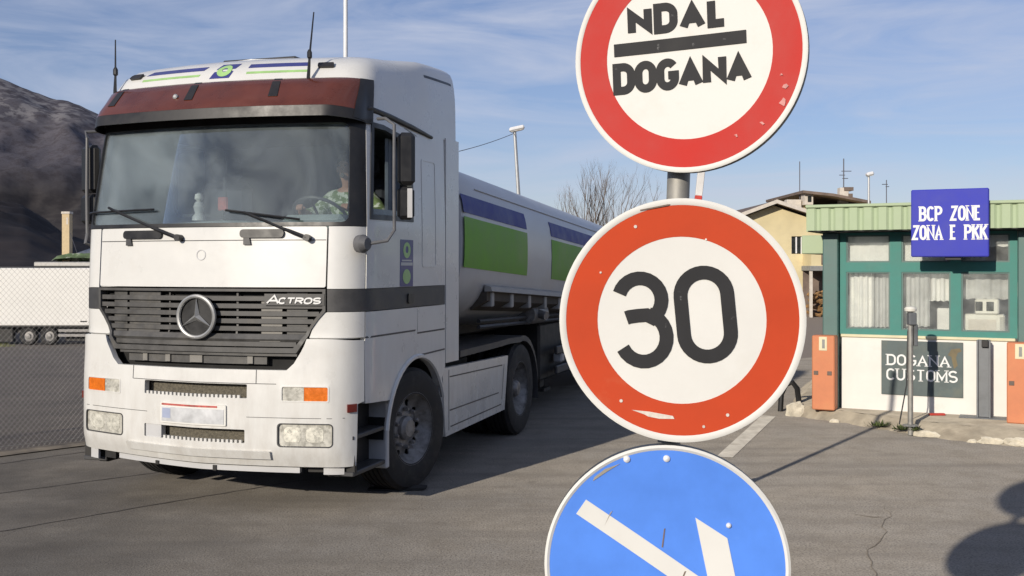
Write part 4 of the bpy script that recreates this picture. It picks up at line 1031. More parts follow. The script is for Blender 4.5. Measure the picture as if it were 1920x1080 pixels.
for g in SG: mb.box(1.12*g, 1.16*g, 6.0-TY, 9.0-TY, .50, .60, .01); mb.box(1.12*g, 1.16*g, 6.0-TY, 9.0-TY, .75, .85, .01)
mb.build('side_guard', M['dark'], trl)
for y in (9.4, 10.7, 12.0):
    for g in SG: wheel('wheel', 1.06*g, y-TY, g, rear=True, par=trl)
mb = MB(); mb.box(-1.2, 1.2, 12.5-TY, 12.6-TY, .55, .75, .02); mb.build('rear_bumper', M['tank_white'], trl)

# ------------------------------------------------------------------ the post with three round signs
post = thing('traffic_sign_post', 'leaning steel post carrying three round traffic signs in the foreground', 'sign post', (.345, 2.70, 0))
PB = Vector((.345, 2.70, 0)); LEANX = (.432-.345)/2.37
mb = MB(); mb.tube([(0, 0, -.1), (LEANX*1.2, 0, 1.2), (LEANX*2.75, 0, 2.75)], .029, 20); mb.lathe([(.030, 0), (.030, .015), (.018, .025)], (LEANX*2.75, 0, 2.75), (0, 0, 1), 20)
mb.build('post', M['galv'], post)
def disc_frame(cx, cz, yaw, roll, cy=-.07):
    c = Vector((cx-PB.x, cy, cz)); R = Matrix.Rotation(yaw, 3, 'Z') @ Matrix.Rotation(roll, 3, 'Y')
    def f(u, v, o=0.):                  # u, v in the face, o towards the viewer; the plate is very slightly dished
        return c+R @ Vector((u, -o-.006*(u*u+v*v)/.09+.0025*sin(9*u+4)*cos(7*v+1), v))
    return f
def sign(name, label, cx, cz, r, yaw, roll, rim, face_m, ring=None, inner=None, rim_m='sign_white', cy=-.07):
    f = disc_frame(cx, cz, yaw, roll, cy)
    mb = MB(); mb.panel([circ(0, 0, r*.985, 72)], [], f, 0, .004, .06); s = mb.build(name, M['alu_back'], post); s['label'] = label
    mb = MB(); V = []; F = []; N = 96
    for k in range(N):
        t = 2*pi*k/N
        for rr, o in ((r*rim, .0035), (r*(rim+1)/2, .0075), (r, .004), (r*.997, .001), (r*.99, -.001), (r*.98, -.001)): V.append(f(rr*cos(t), rr*sin(t), o))
    for k in range(N):
        for j in range(6): F.append((k*6+j, k*6+(j+1) % 6, ((k+1) % N)*6+(j+1) % 6, ((k+1) % N)*6+j))
    mb.add(V, F); mb.build('rolled_rim', M[rim_m], s, smooth=60)
    V = [f(rr*cos(2*pi*k/N), rr*sin(2*pi*k/N), o) for k in range(N) for rr, o in ((r*.998, .002), (r*1.001, -.006), (r, -.026), (r*.985, -.028))]
    MB().add(V, [(4*k+j, 4*k+j+1, 4*((k+1) % N)+j+1, 4*((k+1) % N)+j) for k in range(N) for j in range(3)]).build('flange', M['alu_back'], s, smooth=40)
    mb = MB(); mb.panel([circ(0, 0, r*(rim+.005), 80)], [circ(0, 0, r*inner, 72)] if inner else [], f, .003, .002, .05)
    mb.build('border' if inner else 'face', M[ring if inner else face_m], s, smooth=60)
    if inner: mb = MB(); mb.panel([circ(0, 0, r*(inner+.004), 72)], [], f, .0022, .001, .05); mb.build('face', M[face_m], s, smooth=60)
    mb = MB()
    for dz in (-.45*r, .45*r):
        p = f(0, dz, -.02); mb.box(p.x-.05, p.x+.05, p.y-.005, p.y+.10, p.z-.018, p.z+.018, .004)
    mb.build('clamp', M['galv'], s)
    return s, f
def scratches(f, s, polys, m, o=.0052):
    for q in polys: MB().panel([q], [], f, o, .0006, .05).build('scratch', M[m], s)
# stop for customs
r = .288
s, f = sign('stop_sign', 'round white sign with red border reading NDAL DOGANA', .434, 2.388, r, radians(-21), radians(-2.0), .955, 'sign_white', 'sign_red', .714)
mb = MB()
mb.panel(text_polys('NDAL', -.515*r, .215*r, .88*r, .262*r, .070*r, gap=.62), [], f, .0048, .0014, .06)
mb.build('lettering', M['sign_black'], s)
mb = MB(); mb.panel([[(-.645*r, .055*r), (.50*r, .055*r), (.50*r, .165*r), (-.645*r, .165*r)]], [], f, .0048, .0014, .06); mb.build('bar', M['sign_black'], s)
mb = MB(); mb.panel(text_polys('DOGANA', -.665*r, -.28*r, 1.20*r, .275*r, .070*r, gap=.52), [], f, .0048, .0014, .06); mb.build('lettering', M['sign_black'], s)
random.seed(3)
sc = []
for a, rr, l in ((-24, .86, .05), (-33, .90, .07), (-18, .80, .02), (-47, .86, .02), (-62, .80, .012)):
    t = radians(a); sc.append([(rr*r*cos(t+k*l*.5)+random.uniform(-.004, .004), rr*r*sin(t+k*l*.5)+random.uniform(-.004, .004)) for k in range(3)]+[((rr+.03)*r*cos(t+k*l*.5)+random.uniform(-.004, .004), (rr+.03)*r*sin(t+k*l*.5)) for k in (2, 1, 0)])
for q in sc: scratches(f, s, [q], 'scuff', .0056)
# speed limit
r = .3
s, f = sign('speed_limit_sign', 'round white sign with orange red border reading 30', .417, 1.737, r, radians(-7), radians(-5.3), .945, 'sign_white', 'sign_orange', .685)
mb = MB()
w = .112*r
def num(ch, x0, wd):
    h = .80*r-w; o = []
    for st in glyph(ch, (wd-w)/h): o += stroke_polys([(x0+w/2+a*h, -.37*r+w/2+b*h) for a, b in st], w)
    return o
mb.panel(num('3', -.565*r, .49*r), [], f, .0048, .0014, .05)
mb.build('numeral', M['sign_black'], s)
mb = MB(); mb.panel(num('0', -.045*r, .49*r), [], f, .0048, .0014, .05); mb.build('numeral', M['sign_black'], s)
scratches(f, s, [[(-.47*r, -.70*r), (-.33*r, -.725*r), (-.14*r, -.775*r), (-.13*r, -.80*r), (-.25*r, -.79*r), (-.34*r, -.765*r), (-.37*r, -.745*r)]], 'scratch')
scratches(f, s, [circ(-.30*r, .80*r, .014*r, 9), circ(-.62*r, .45*r, .009*r, 8), circ(.26*r, .64*r, .009*r, 8), circ(.30*r, -.80*r, .014*r, 9), circ(-.55*r, -.62*r, .014*r, 8), circ(.10*r, -.88*r, .012*r, 8)], 'scratch')
scratches(f, s, [[(-.25*r, .925*r), (-.02*r, .945*r), (.0*r, .955*r), (-.02*r, .957*r), (-.25*r, .935*r)]], 'tile', .007)
# keep right
s, f = sign('direction_sign', 'round blue sign with white arrow pointing down to the right', .380, 1.130, r, radians(-6), radians(-11.5), .958, 'sign_blue')
mb = MB()
AR = [(.313, .355), (.533, .146), (.533, -.533), (-.146, -.533), (-.355, -.313), (.16, -.313)]
q = .073*sqrt(2)/1.
SH = [(-.638, .56), (-.535, .66), (.39, -.265), (.29, -.37)]
HD = [(.313, .355), (.533, .146), (.533, -.533), (-.146, -.533), (-.355, -.313), (.313, -.313)]
mb.panel([[(x*r, y*r) for x, y in SH], [(x*r, y*r) for x, y in HD]], [], f, .0048, .0014, .05); mb.build('arrow', M['sign_white'], s)
for x, y, k in ((-.14, .925, .009), (.18, .87, .009), (.565, .245, .007)):
    c0 = f(x*r, y*r, .003); MB().lathe([(k, 0), (k*.9, .004), (k*.5, .007), (0, .008)], c0, (0, -1, 0), 10, cap=False).build('bolt', M['lamp_white'], s)
scratches(f, s, [[(.045*r, .31*r), (.055*r, .31*r), (.005*r, .16*r), (-.005*r, .165*r)], [(.14*r, -.06*r), (.155*r, -.06*r), (.08*r, -.17*r), (.07*r, -.165*r)]], 'tile')
scratches(f, s, [[(-.33*r, .88*r), (-.20*r, .90*r), (-.32*r, .855*r), (-.45*r, .80*r), (-.43*r, .83*r)], [(-.36*r, .52*r), (-.34*r, .53*r), (-.43*r, .42*r)]], 'line')

# ------------------------------------------------------------------ raised barrier boom behind the signs
bm_ = thing('barrier_boom', 'raised red and white barrier boom standing on the road behind the round signs', 'barrier', (1.10, 7.83, 0))
BT = Matrix.Rotation(math.atan(.112), 4, 'Y')
mb = MB(); mb.box(-.09, .09, -.09, .09, 0, .03, .005); mb.box(-.03, .03, -.03, .03, .03, .62, .006, T=BT); mb.build('base', M['grey_post'], bm_)
mb = MB()
for k in range(9):
    z0 = .60+k*.225; mb.box(-.026, .026, -.033, -.0, z0, z0+.225, .004, k % 2, T=BT)
mb.build('boom', [M['boom_white'], M['boom_red']], bm_)

# ------------------------------------------------------------------ pavement, road paint, thin dark lines and cracks
def sheet(name, m, pts, z=.004, t=0.):
    mb = MB(); mb.panel([pts], [], lambda x, y, o: Vector((x, y, gz(x, y)+z+o)), 0, t, .4); return struct(mb.build(name, m, smooth=0))
OUT = [(3.50, 13.60), (3.57, 13.2), (3.86, 12.82), (4.18, 12.27), (4.42, 11.92), (4.77, 11.37), (5.30, 10.95), (6.2, 10.3), (8, 9.3), (12, 8), (15, 14), (10, 22), (6.0, 20.2), (4.4, 16.3)]
INN = [(3.62, 13.58), (3.70, 13.3), (3.95, 12.98), (4.30, 12.50), (4.56, 12.14), (4.95, 11.72), (5.50, 11.35), (6.4, 10.7), (8.1, 9.7), (11.8, 8.5), (14.7, 14), (9.9, 21.6), (6.2, 19.9), (4.6, 16.2)]
random.seed(11)
def dense(P, k=8): return [(P[i][0]+(P[(i+1) % len(P)][0]-P[i][0])*j/k, P[i][1]+(P[(i+1) % len(P)][1]-P[i][1])*j/k) for i in range(len(P)) for j in range(k)]
O2 = [(x+random.uniform(-.03, .03), y+random.uniform(-.03, .03)) for x, y in dense(OUT)]; I2 = [(x+random.uniform(-.015, .015), y+random.uniform(-.015, .015)) for x, y in dense(INN)]
n = len(O2); V = [(x, y, -.01) for x, y in O2]+[(o[0]*.55+i[0]*.45, o[1]*.55+i[1]*.45, .055+random.uniform(-.03, .03)) for o, i in zip(O2, I2)]+[(x, y, .12+random.uniform(-.006, .006)) for x, y in I2]
F = [(j*n+k, j*n+(k+1) % n, (j+1)*n+(k+1) % n, (j+1)*n+k) for j in range(2) for k in range(n)]
mb = MB(); mb.add(V, F); mb.panel([I2], [], lambda x, y, o: Vector((x, y, .12+.004*noise.noise(Vector((x*2, y*2, 0)))*0)), 0, 0, .5)
struct(mb.build('pavement', M['pavement'], smooth=30))
struct(MB().add([(2.0, 10.45, .004), (2.15, 10.40, .004), (3.28, 13.26, .004), (3.12, 13.33, .004)], [(0, 1, 2, 3)]).build('road_marking', M['line'], smooth=0))
def road_strip(name, pts, w, jit=.012):
    P = []
    for (a, b), (c, d) in zip(pts, pts[1:]):
        k = max(2, int(hypot(c-a, d-b)/.12))
        for i in range(k): P.append((a+(c-a)*i/k+random.uniform(-jit, jit), b+(d-b)*i/k+random.uniform(-jit, jit)))
    P.append(pts[-1]); V = []
    for i, (x, y) in enumerate(P):
        a = P[max(0, i-1)]; b = P[min(len(P)-1, i+1)]; d = hypot(b[0]-a[0], b[1]-a[1]); ux, uy = -(b[1]-a[1])/d, (b[0]-a[0])/d
        ww = w*random.uniform(.5, 1.2)/2*min(1, (i+.3)/3, (len(P)-.7-i)/3)
        V += [(x+ux*ww, y+uy*ww, gz(x, y)+.004), (x-ux*ww, y-uy*ww, gz(x, y)+.004)]
    return struct(MB().add(V, [(2*i, 2*i+1, 2*i+3, 2*i+2) for i in range(len(P)-1)]).build(name, M['crack' if name == 'road_crack' else 'tar'], smooth=0))
road_strip('tar_seam', [(-5.6, 9.2), (-4.84, 10.08), (-3.76, 11.4), (-3.2, 12.1)], .024)  # thin wavy dark strips on the road at the left
road_strip('tar_seam', [(-4.9, 8.1), (-4.21, 8.78), (-3.4, 9.5), (-2.72, 10.08), (-2.2, 10.5)], .022)
road_strip('tar_seam', [(-3.9, 7.2), (-3.2, 7.94), (-2.3, 8.85), (-1.35, 9.75)], .024)
road_strip('road_crack', [(2.15, 6.2), (2.24, 6.6), (2.36, 7.0), (2.62, 7.5), (2.86, 8.1), (2.92, 8.35)], .008, .03)
road_strip('road_crack', [(2.55, 8.06), (2.68, 7.95), (2.76, 7.92)], .035, .02)
sheet('verge', M['crack'], [(-7.2, 8.25), (-7.0, 8.15), (-4.9, 10.55), (-2.9, 12.7), (-3.1, 12.9), (-5.1, 10.78)], .012)

# broken kerb stones, weeds, bent tube, tile scrap
def lump(name, x, y, z, sx, sy, sz, m, label, cat, group=None, seed=0):
    bmm = bmesh.new(); bmesh.ops.create_icosphere(bmm, subdivisions=3, radius=1)
    for v in bmm.verts:
        k = 1+.35*noise.fractal(v.co*1.3+Vector((seed*3.1, 0, 0)), 1, 2, 4); v.co = Vector((v.co.x*sx*k, v.co.y*sy*k, max(-.3, v.co.z)*sz*k))
    me = bpy.data.meshes.new(name); bmm.to_mesh(me); bmm.free(); me.materials.append(M[m]); o = bpy.data.objects.new(name, me); COL.objects.link(o)
    o.location = (x, y, z); o.rotation_euler = (0, 0, -.5); tag(o, label, cat, group); return o
lump('kerb_stone', 3.57, 13.40, .03, .13, .16, .13, 'stone', 'rounded pale kerb stone at the far left corner of the pavement', 'stone', 'broken kerb stones', 1)
lump('kerb_stone', 4.55, 11.70, .02, .15, .07, .045, 'stone', 'flat pale broken kerb stone in front of the meter post', 'stone', 'broken kerb stones', 2)
lump('kerb_stone', 5.05, 11.24, .02, .13, .07, .05, 'stone', 'pale broken kerb stone left of the right orange cabinet', 'stone', 'broken kerb stones', 3)
lump('kerb_stone', 5.27, 11.12, .02, .13, .08, .06, 'stone', 'larger pale kerb stone in front of the right orange cabinet', 'stone', 'broken kerb stones', 4)
lump('kerb_stone', 3.86, 12.78, .0, .06, .05, .04, 'stone', 'small pale stone lying below the left orange cabinet', 'stone', 'broken kerb stones', 5)
lump('kerb_stone', 4.88, 11.32, .0, .05, .04, .03, 'stone', 'smallest pale stone lying on the road edge', 'stone', 'broken kerb stones', 6)
o = MB().box(-.09, .09, -.03, .03, 0, .025, .006).build('tile_scrap', M['boom_red']); o.location = (4.98, 12.50, .122); tag(o, 'small red tile scrap lying at the foot of the kiosk wall', 'debris')
o = MB().tube([(3.46, 13.75, 0), (3.47, 13.74, .22), (3.52, 13.72, .34), (3.60, 13.70, .38), (3.66, 13.69, .30), (3.68, 13.68, .12)], .035, 8).build('hose', M['hose']); tag(o, 'black hose end bent in an arch at the pavement corner', 'hose')  # dark arched shape at the pavement corner
o = MB().panel([rrect(-.26, .24, -.07, .06, .05)], [], lambda x, y, o_: Vector((x, y*(1-.5*x), .02+o_+.02*sin(9*x)*cos(20*y))), 0, .018, .04).build('rubber_scrap', M['rubber']); o.location = (-.95, 8.93, 0); tag(o, 'flat black rubber scrap on the road beside the front wheel', 'debris')  # thin black sheet beside the front wheel
def weed(x, y, z, r, n, label):
    V = [(x, y, z)]; F = []
    for k in range(n):
        a = random.uniform(0, 2*pi); d = random.uniform(.2*r, r); h = random.uniform(.02, .08); w = .010; i = len(V)
        px, py = x+d*cos(a), y+d*.6*sin(a); e = random.uniform(.01, .05)
        V += [(px-w*sin(a), py+w*cos(a), z+h*.35), (px+w*sin(a), py-w*cos(a), z+h*.35), (px+e*cos(a), py+e*sin(a), z+h)]
        F += [(0, i, i+1), (i, i+2, i+1)]
    mb = MB(); mb.add(V, F); tag(mb.build('weed', M['weed']), label, 'weed', 'weeds along the kerb')
weed(4.20, 12.22, .03, .16, 60, 'low green weed tuft at the kerb left of the meter post')
weed(4.38, 11.95, .03, .14, 45, 'low green weed tuft at the kerb just before the meter post')
weed(4.42, 11.72, .06, .07, 40, 'small weed tuft round the foot of the meter post')

# ------------------------------------------------------------------ kiosk
KR = radians(26.5); K0 = Vector((4.09, 13.16, 0))
def kw(u, v, z): return K0+Matrix.Rotation(-KR, 3, 'Z') @ Vector((u, v, z))
kiosk = thing('customs_kiosk', 'small customs kiosk with white base, teal window frames and mint green corrugated roof edge', 'kiosk', K0, -KR)
KF = lambda v0: (lambda u, z, o: Vector((u, v0-o, z)))
mb = MB(); mb.box(-.02, 1.93, 0, .10, .10, 1.0, .0); mb.box(-.10, 0.0, .10, 2.2, .10, 1.0, 0); mb.box(1.95, 2.05, .10, 2.2, .10, 1.0, 0); mb.box(-.10, 2.05, 2.2, 2.3, .10, 2.28, 0); mb.build('base_wall', M['kwhite'], kiosk)
mb = MB(); mb.box(-.03, 1.92, -.025, .06, 1.0, 1.035, .006); mb.build('sill', M['cream'], kiosk)
UPW = [(.03, .545), (.675, 1.225), (1.34, 1.86)]
holes = [rrect(a, b, 1.915, 2.25, .01, 2) for a, b in UPW]+[rrect(a, b, 1.10, 1.80, .01, 2) for a, b in UPW]
mb = MB(); mb.panel([[(-.045, 1.035), (1.94, 1.035), (1.94, 2.28), (-.045, 2.28)]], holes, KF(0), 0, .07, .25); mb.build('window_frame', M['teal'], kiosk, smooth=0)
for a, b in UPW:
    for z0, z1 in ((1.915, 2.25), (1.10, 1.80)):
        mb = MB(); mb.panel([[(a-.01, z0-.01), (b+.01, z0-.01), (b+.01, z1+.01), (a-.01, z1+.01)]], [rrect(a+.018, b-.018, z0+.018, z1-.018, .006, 2)], KF(0), -.012, .03, .3); fr = mb.build('pane_frame', M['teal_dark'], kiosk, smooth=0)
        mb = MB(); mb.panel([[(a, z0), (b, z0), (b, z1), (a, z1)]], [], KF(0), -.028, .006, .5); mb.build('pane', M['kglass'], fr, smooth=0)
mb = MB(); mb.box(-.235, -.05, -.10, .12, .10, 2.28, .012); mb.build('corner_column', M['teal_dark'], kiosk)
mb = MB(); mb.box(1.945, 2.13, -.10, .12, .10, 2.28, .012); mb.build('corner_column', M['teal_dark'], kiosk)
# blinds and what stands behind the panes
def fold(u0, u1, z0, z1, v, amp, nf, m, name):
    mb = MB(); V = []; k = 40
    for i in range(k+1):
        u = u0+(u1-u0)*i/k; vv = v+amp*sin(2*pi*nf*i/k+.6*sin(i)); V += [(u, vv, z0+.006*sin(i*.7)), (u, vv, z1)]
    mb.add(V, [(2*i, 2*i+2, 2*i+3, 2*i+1) for i in range(k)]); return mb.build(name, M[m], kiosk, smooth=60)
fold(.0, .57, 1.87, 2.27, .12, .004, 3, 'blind', 'blind'); fold(.66, 1.24, 1.87, 2.27, .12, .004, 3, 'blind', 'blind'); fold(1.32, 1.88, 2.10, 2.27, .12, .004, 3, 'blind', 'blind'); fold(1.32, 1.60, 1.86, 2.1, .13, .006, 2, 'blind_grey', 'blind')
fold(.0, .34, 1.12, 1.86, .14, .02, 5, 'blind', 'curtain'); fold(.32, .56, 1.12, 1.86, .17, .015, 3, 'blind_grey', 'curtain'); fold(.66, .98, 1.14, 1.86, .16, .02, 3, 'blind_grey', 'curtain'); fold(.95, 1.25, 1.45, 1.86, .2, .02, 3, 'blind', 'curtain'); fold(1.30, 1.88, 1.48, 1.86, .22, .012, 5, 'blind_grey', 'curtain')
mb = MB(); mb.box(0, 1.94, .10, 2.2, 2.262, 2.278, 0); mb.box(0, 1.94, 1.4, 1.45, .2, 2.26, 0); mb.box(0, 1.94, .10, 1.4, .92, .96, 0); mb.build('interior', M['kiosk_in'], kiosk)
mb = MB(); mb.box(.70, .84, .25, .45, .96, 1.42, .01); mb.box(1.05, 1.22, .30, .4, .96, 1.36, .01); mb.build('desk_item', M['blind'], kiosk)
mc = thing('machine', 'cream machine with two dark windows behind the right kiosk pane', 'machine', kw(1.58, .30, .96), -KR)
mb = MB(); mb.box(-.22, .22, -.12, .12, 0, .34, .015); mb.box(-.10, .16, -.14, .10, .34, .52, .015); mb.build('casing', M['machine'], mc)
mb = MB()
for x in (-.055, .065): mb.box(x-.04, x+.04, -.146, -.138, .38, .49, .003)
mb.build('window', M['darkwin'], mc)
mb = MB(); mb.box(-.17, .13, -.126, -.118, .05, .28, .003); mb.build('front_panel', M['trim'], mc)
mb = MB()
for k in range(5): mb.box(.17+.012*k, .176+.012*k, -.125, -.119, .03, .31, 0)
mb.build('grating', M['slab'], mc)
# roof edge of corrugated mint sheet
mb = MB(); V = []; k = 0; U0, U1 = -.36, 2.62; n = int((U1-U0)/.0275)
for i in range(n+1):
    u = U0+(U1-U0)*i/n; d = 0 if (i % 6) in (0, 1, 2, 3) else .022; V += [(u, -.40+d, 2.30), (u, -.40+d, 2.575)]
mb.add(V, [(2*i, 2*i+2, 2*i+3, 2*i+1) for i in range(n)]); mb.build('corrugated_fascia', M['mint'], kiosk, smooth=0)
mb = MB(); mb.box(U0-.02, U1, -.425, -.36, 2.575, 2.612, .008); mb.box(U0-.02, U1, -.36, 2.5, 2.590, 2.606, 0); mb.box(U0-.02, U0+.0, -.36, 2.5, 2.29, 2.589, 0); mb.build('roof_cap', M['mint'], kiosk)
mb = MB(); mb.box(U0+.02, U1, -.37, 2.4, 2.29, 2.31, 0); mb.box(-.3, 2.2, -.2, -.1, 2.283, 2.289, 0); mb.build('soffit', M['chassis'], kiosk)
mb = MB(); mb.box(-.62, -.24, .55, 2.2, 2.03, 2.27, .01); mb.build('side_canopy', M['mint'], kiosk)
# zone sign on the roof edge
zs_ = thing('zone_sign', 'blue box sign reading BCP ZONE, ZONA E PKK on the kiosk roof edge', 'sign', kw(1.25, -.47, 1.975), -KR)
mb = MB(); mb.box(-.412, .412, -.045, .03, 0, .775, .012); mb.build('box', M['bcp_blue'], zs_)
mb = MB()
ZF = lambda u, z, o: Vector((u, -.045-o, z))
cl = dict(gap=.50, serif=.75, space=.9, thin=.5)
mb.panel(text_polys('BCP ZONE', -.325, .410, .66, .172, .027, **cl), [], ZF, .0025, .002, .2)
mb.panel(text_polys('ZONA E PKK', -.402, .195, .80, .172, .027, **cl), [], ZF, .0025, .002, .2); mb.build('lettering', M['letter'], zs_, smooth=0)
for b_ in ((-.05, .12, -.0, .25, -.035, -.002), (-.3, -.26, .031, .08, .3, .5), (.26, .3, .031, .08, .3, .5)): MB().box(*b_, .003).build('bracket', M['chassis'], zs_)
# customs sign on the wall
cs = thing('customs_sign', 'dark slate sign reading DOGANA CUSTOMS on the white kiosk wall', 'sign', kw(.905, -.004, .318), -KR)
CF = lambda u, z, o: Vector((u, -.014-o, z))
mb = MB(); mb.box(-.458, .458, -.014, .002, 0, .652, .003); mb.build('board', M['slate'], cs)
mb = MB(); mb.panel(text_polys('DOGANA', -.395, .355, .71, .135, .021, gap=.40, serif=1.2, thin=.6), [], CF, .0025, .002, .2)
mb.panel(text_polys('CUSTOMS', -.400, .175, .80, .142, .021, gap=.40, serif=1.2, thin=.6), [], CF, .0025, .002, .2); mb.build('lettering', M['letter'], cs, smooth=0)
mb = MB(); mb.panel([[(.29, .50), (.33, .57), (.42, .585), (.445, .55), (.40, .53), (.38, .47), (.40, .38), (.36, .34), (.34, .42), (.33, .48)]], [], CF, .0015, .001, .2); mb.build('emblem', M['gold'], cs)

# ------------------------------------------------------------------ barrier cabinets, meter post, boom rest
def cabinet(label, x, y, h):
    t = thing('barrier_cabinet', label, 'barrier cabinet', (x, y, .12), -KR, 'orange barrier cabinets')
    mb = MB(); mb.box(-.135, .135, -.11, .11, 0, h, .012); mb.build('housing', M['orange'], t)
    mb = MB()
    for sx in (-.085, .075): mb.box(sx-.027, sx+.027, -.116, -.105, h*.47, h*.47+.05, .003)
    mb.build('lock', M['tile'], t)
    mb = MB(); mb.box(-.05, .045, -.1145, -.108, h*.80, h*.985, .002); lb = mb.build('label', M['cream'], t)
    mb = MB(); mb.box(-.012, .02, -.1165, -.114, h*.83, h*.95, 0); mb.build('label_mark', M['slab'], lb)
    return t
cabinet('orange barrier cabinet at the left end of the kiosk', 3.83, 13.06, .905)
cabinet('orange barrier cabinet at the right edge of the photo', 5.68, 11.92, .90)
mp_ = thing('meter_post', 'thin grey post with a small reader head in front of the kiosk', 'post', (4.387, 11.745, .06))
mb = MB(); mb.tube([(0, 0, -.05), (0, 0, 1.20)], .029, 12); mb.lathe([(.09, .055), (.08, .065), (.03, .07)], (0, 0, 0), (0, 0, 1), 14); mb.build('pole', M['galv'], mp_)
mb = MB(); mb.box(-.03, .055, -.05, .05, 1.16, 1.30, .012); mb.box(.035, .075, -.03, .04, .93, 1.17, .008); hd = mb.build('reader_head', M['grey_post'], mp_)
mb = MB(); mb.lathe([(.02, 0), (.062, .015), (.066, .04), (.05, .062), (0, .07)], (0, 0, 1.30), (0, 0, 1), 16); mb.build('cap', M['machine'], hd)
mb = MB(); mb.tube([(-.10, .06, .06), (-.03, .03, .5), (-.02, .02, 1.1)], .008, 5); mb.build('conduit', M['dark'], mp_)
rp_ = thing('boom_rest', 'flat grey steel boom rest on a base plate before the kiosk wall', 'post', (5.44, 12.30, .12), -KR)
mb = MB(); mb.box(-.07, .07, -.02, .05, .01, .90, .006); mb.box(-.075, -.055, -.055, -.015, .01, .90, .003); mb.box(.055, .075, -.055, -.015, .01, .90, .003); mb.build('channel', M['grey_post'], rp_)
mb = MB(); mb.box(-.26, .26, -.12, .12, 0, .012, .003); mb.build('base_plate', M['grey_post'], rp_)
mb = MB(); mb.box(-.02, .05, -.07, -.02, .82, .90, .004); mb.build('bracket', M['chassis'], rp_)

# ------------------------------------------------------------------ houses behind
h1 = thing('yellow_house', 'pale yellow gabled house behind the signs, left of the kiosk', 'house', (9.9, 40, 0))
mb = MB(); G = [(-1.45, 0), (3.6, 0), (3.6, 3.0), (1.40, 3.0), (1.40, 3.62), (-.08, 4.14), (-1.45, 3.62)]
mb.panel([G], [rrect(.58, .98, 2.33, 2.99, .01, 2)], lambda x, z, o: Vector((x, -o, z)), 0, .25, .6); mb.box(-1.45, -1.2, .26, 8, 0, 3.6, 0); mb.box(1.2, 1.4, .26, 8, 0, 3.6, 0); mb.box(-1.45, 3.6, 8, 8.2, 0, 3.0, 0); mb.box(1.4, 3.6, .25, 8, 2.9, 3.0, 0); mb.build('wall', M['yellow_wall'], h1, smooth=0)
mb = MB()
for (x0, z0), (x1, z1) in (((-1.78, 3.58), (-.08, 4.22)), ((-.08, 4.22), (1.62, 3.66))):
    V = [(x0, -.45, z0), (x1, -.45, z1), (x1, 8.5, z1), (x0, 8.5, z0)]; V += [(x, y, z+.09) for x, y, z in V]
    mb.add(V, [(0, 1, 2, 3), (7, 6, 5, 4), (0, 4, 5, 1), (1, 5, 6, 2), (2, 6, 7, 3), (3, 7, 4, 0)])
mb.build('roof', M['tile'], h1, smooth=0)
mb = MB()
for (x0, z0), (x1, z1) in (((-1.80, 3.56), (-.08, 4.20)), ((-.08, 4.20), (1.64, 3.64))):
    V = [(x0, -.50, z0), (x1, -.50, z1), (x1, -.50, z1+.14), (x0, -.50, z0+.14)]; V += [(x, -.455, z) for x, y, z in V]
    mb.add(V, [(0, 1, 2, 3), (7, 6, 5, 4), (0, 4, 5, 1), (1, 5, 6, 2), (2, 6, 7, 3), (3, 7, 4, 0)])
mb.build('gable_trim', M['trim'], h1, smooth=0)
mb = MB(); mb.box(.60, .96, .10, .12, 2.35, 2.97, 0); w_ = mb.build('window', M['darkwin'], h1)
mb = MB(); mb.box(.75, .80, .05, .095, 2.35, 2.97, 0); mb.box(.58, .61, .05, .095, 2.33, 2.99, 0); mb.box(.95, .98, .05, .095, 2.33, 2.99, 0); mb.build('frame', M['lamp_white'], w_)
mb = MB(); mb.box(.95, 3.7, -1.2, -.005, 1.70, 1.88, .01); mb.build('balcony_slab', M['slab'], h1)
mb = MB(); mb.box(1.0, 3.65, -1.15, -1.05, 1.88, 2.36, 0); mb.box(1.0, 1.1, -1.04, -.01, 1.88, 2.36, 0); mb.build('balcony_wall', M['yellow_wall'], h1)
mb = MB(); mb.box(1.36, 1.54, -1.18, -1.16, 1.92, 2.32, 0); mb.build('balcony_panel', M['tile'], h1)
mb = MB(); mb.box(1.0, 3.6, -.03, -.005, 0, 1.69, 0); mb.build('porch_wall', M['tile'], h1)
mb = MB(); mb.box(.95, 1.05, -1.15, -1.05, 0, 1.69, 0); mb.build('porch_post', M['trim'], h1)
tp = []
random.seed(5)
mb = MB()
for k in range(46):
    x = 11.05+random.uniform(0, 1.2); z = random.uniform(.05, .95)*(1-.3*(x-11.05)); y = 39.0+random.uniform(0, .6); L = random.uniform(.2, .6); a = random.uniform(-.6, .6)
    mb.tube([(x-L/2*cos(a), y, max(.05, z-L/2*sin(a))), (x+L/2*cos(a), y+.1, max(.05, z+L/2*sin(a)))], random.uniform(.03, .07), 6)
o = mb.build('timber_pile', M['timber']); tag(o, 'brown heap of timber under the balcony of the yellow house', 'timber')
h2 = thing('brown_roofed_house', 'house with a brown overhanging roof rising behind the kiosk', 'house', (14.2, 48, 0))
mb = MB(); mb.box(-1.1, 4.0, 0, 6, 0, 4.60, 0); mb.build('wall', M['yellow_wall'], h2, smooth=0)
mb = MB(); V = [(-1.35, -.9, 5.10), (.0, -.9, 4.96), (1.65, -.9, 4.64), (1.65, 6, 4.64), (.0, 6, 4.96), (-1.35, 6, 5.10)]; V += [(x, y, z+.12) for x, y, z in V]
mb.add(V, [(0, 1, 4, 5), (1, 2, 3, 4), (6, 7, 10, 11), (7, 8, 9, 10), (0, 1, 7, 6), (1, 2, 8, 7), (0, 5, 11, 6), (2, 3, 9, 8)]); mb.build('roof', M['tile'], h2, smooth=0)
mb = MB(); mb.box(-1.2, -.82, -.6, .0, 4.6, 5.07, 0); mb.box(-1.9, -1.25, -.3, .2, 4.3, 4.85, .02); mb.build('parapet', M['trim'], h2)
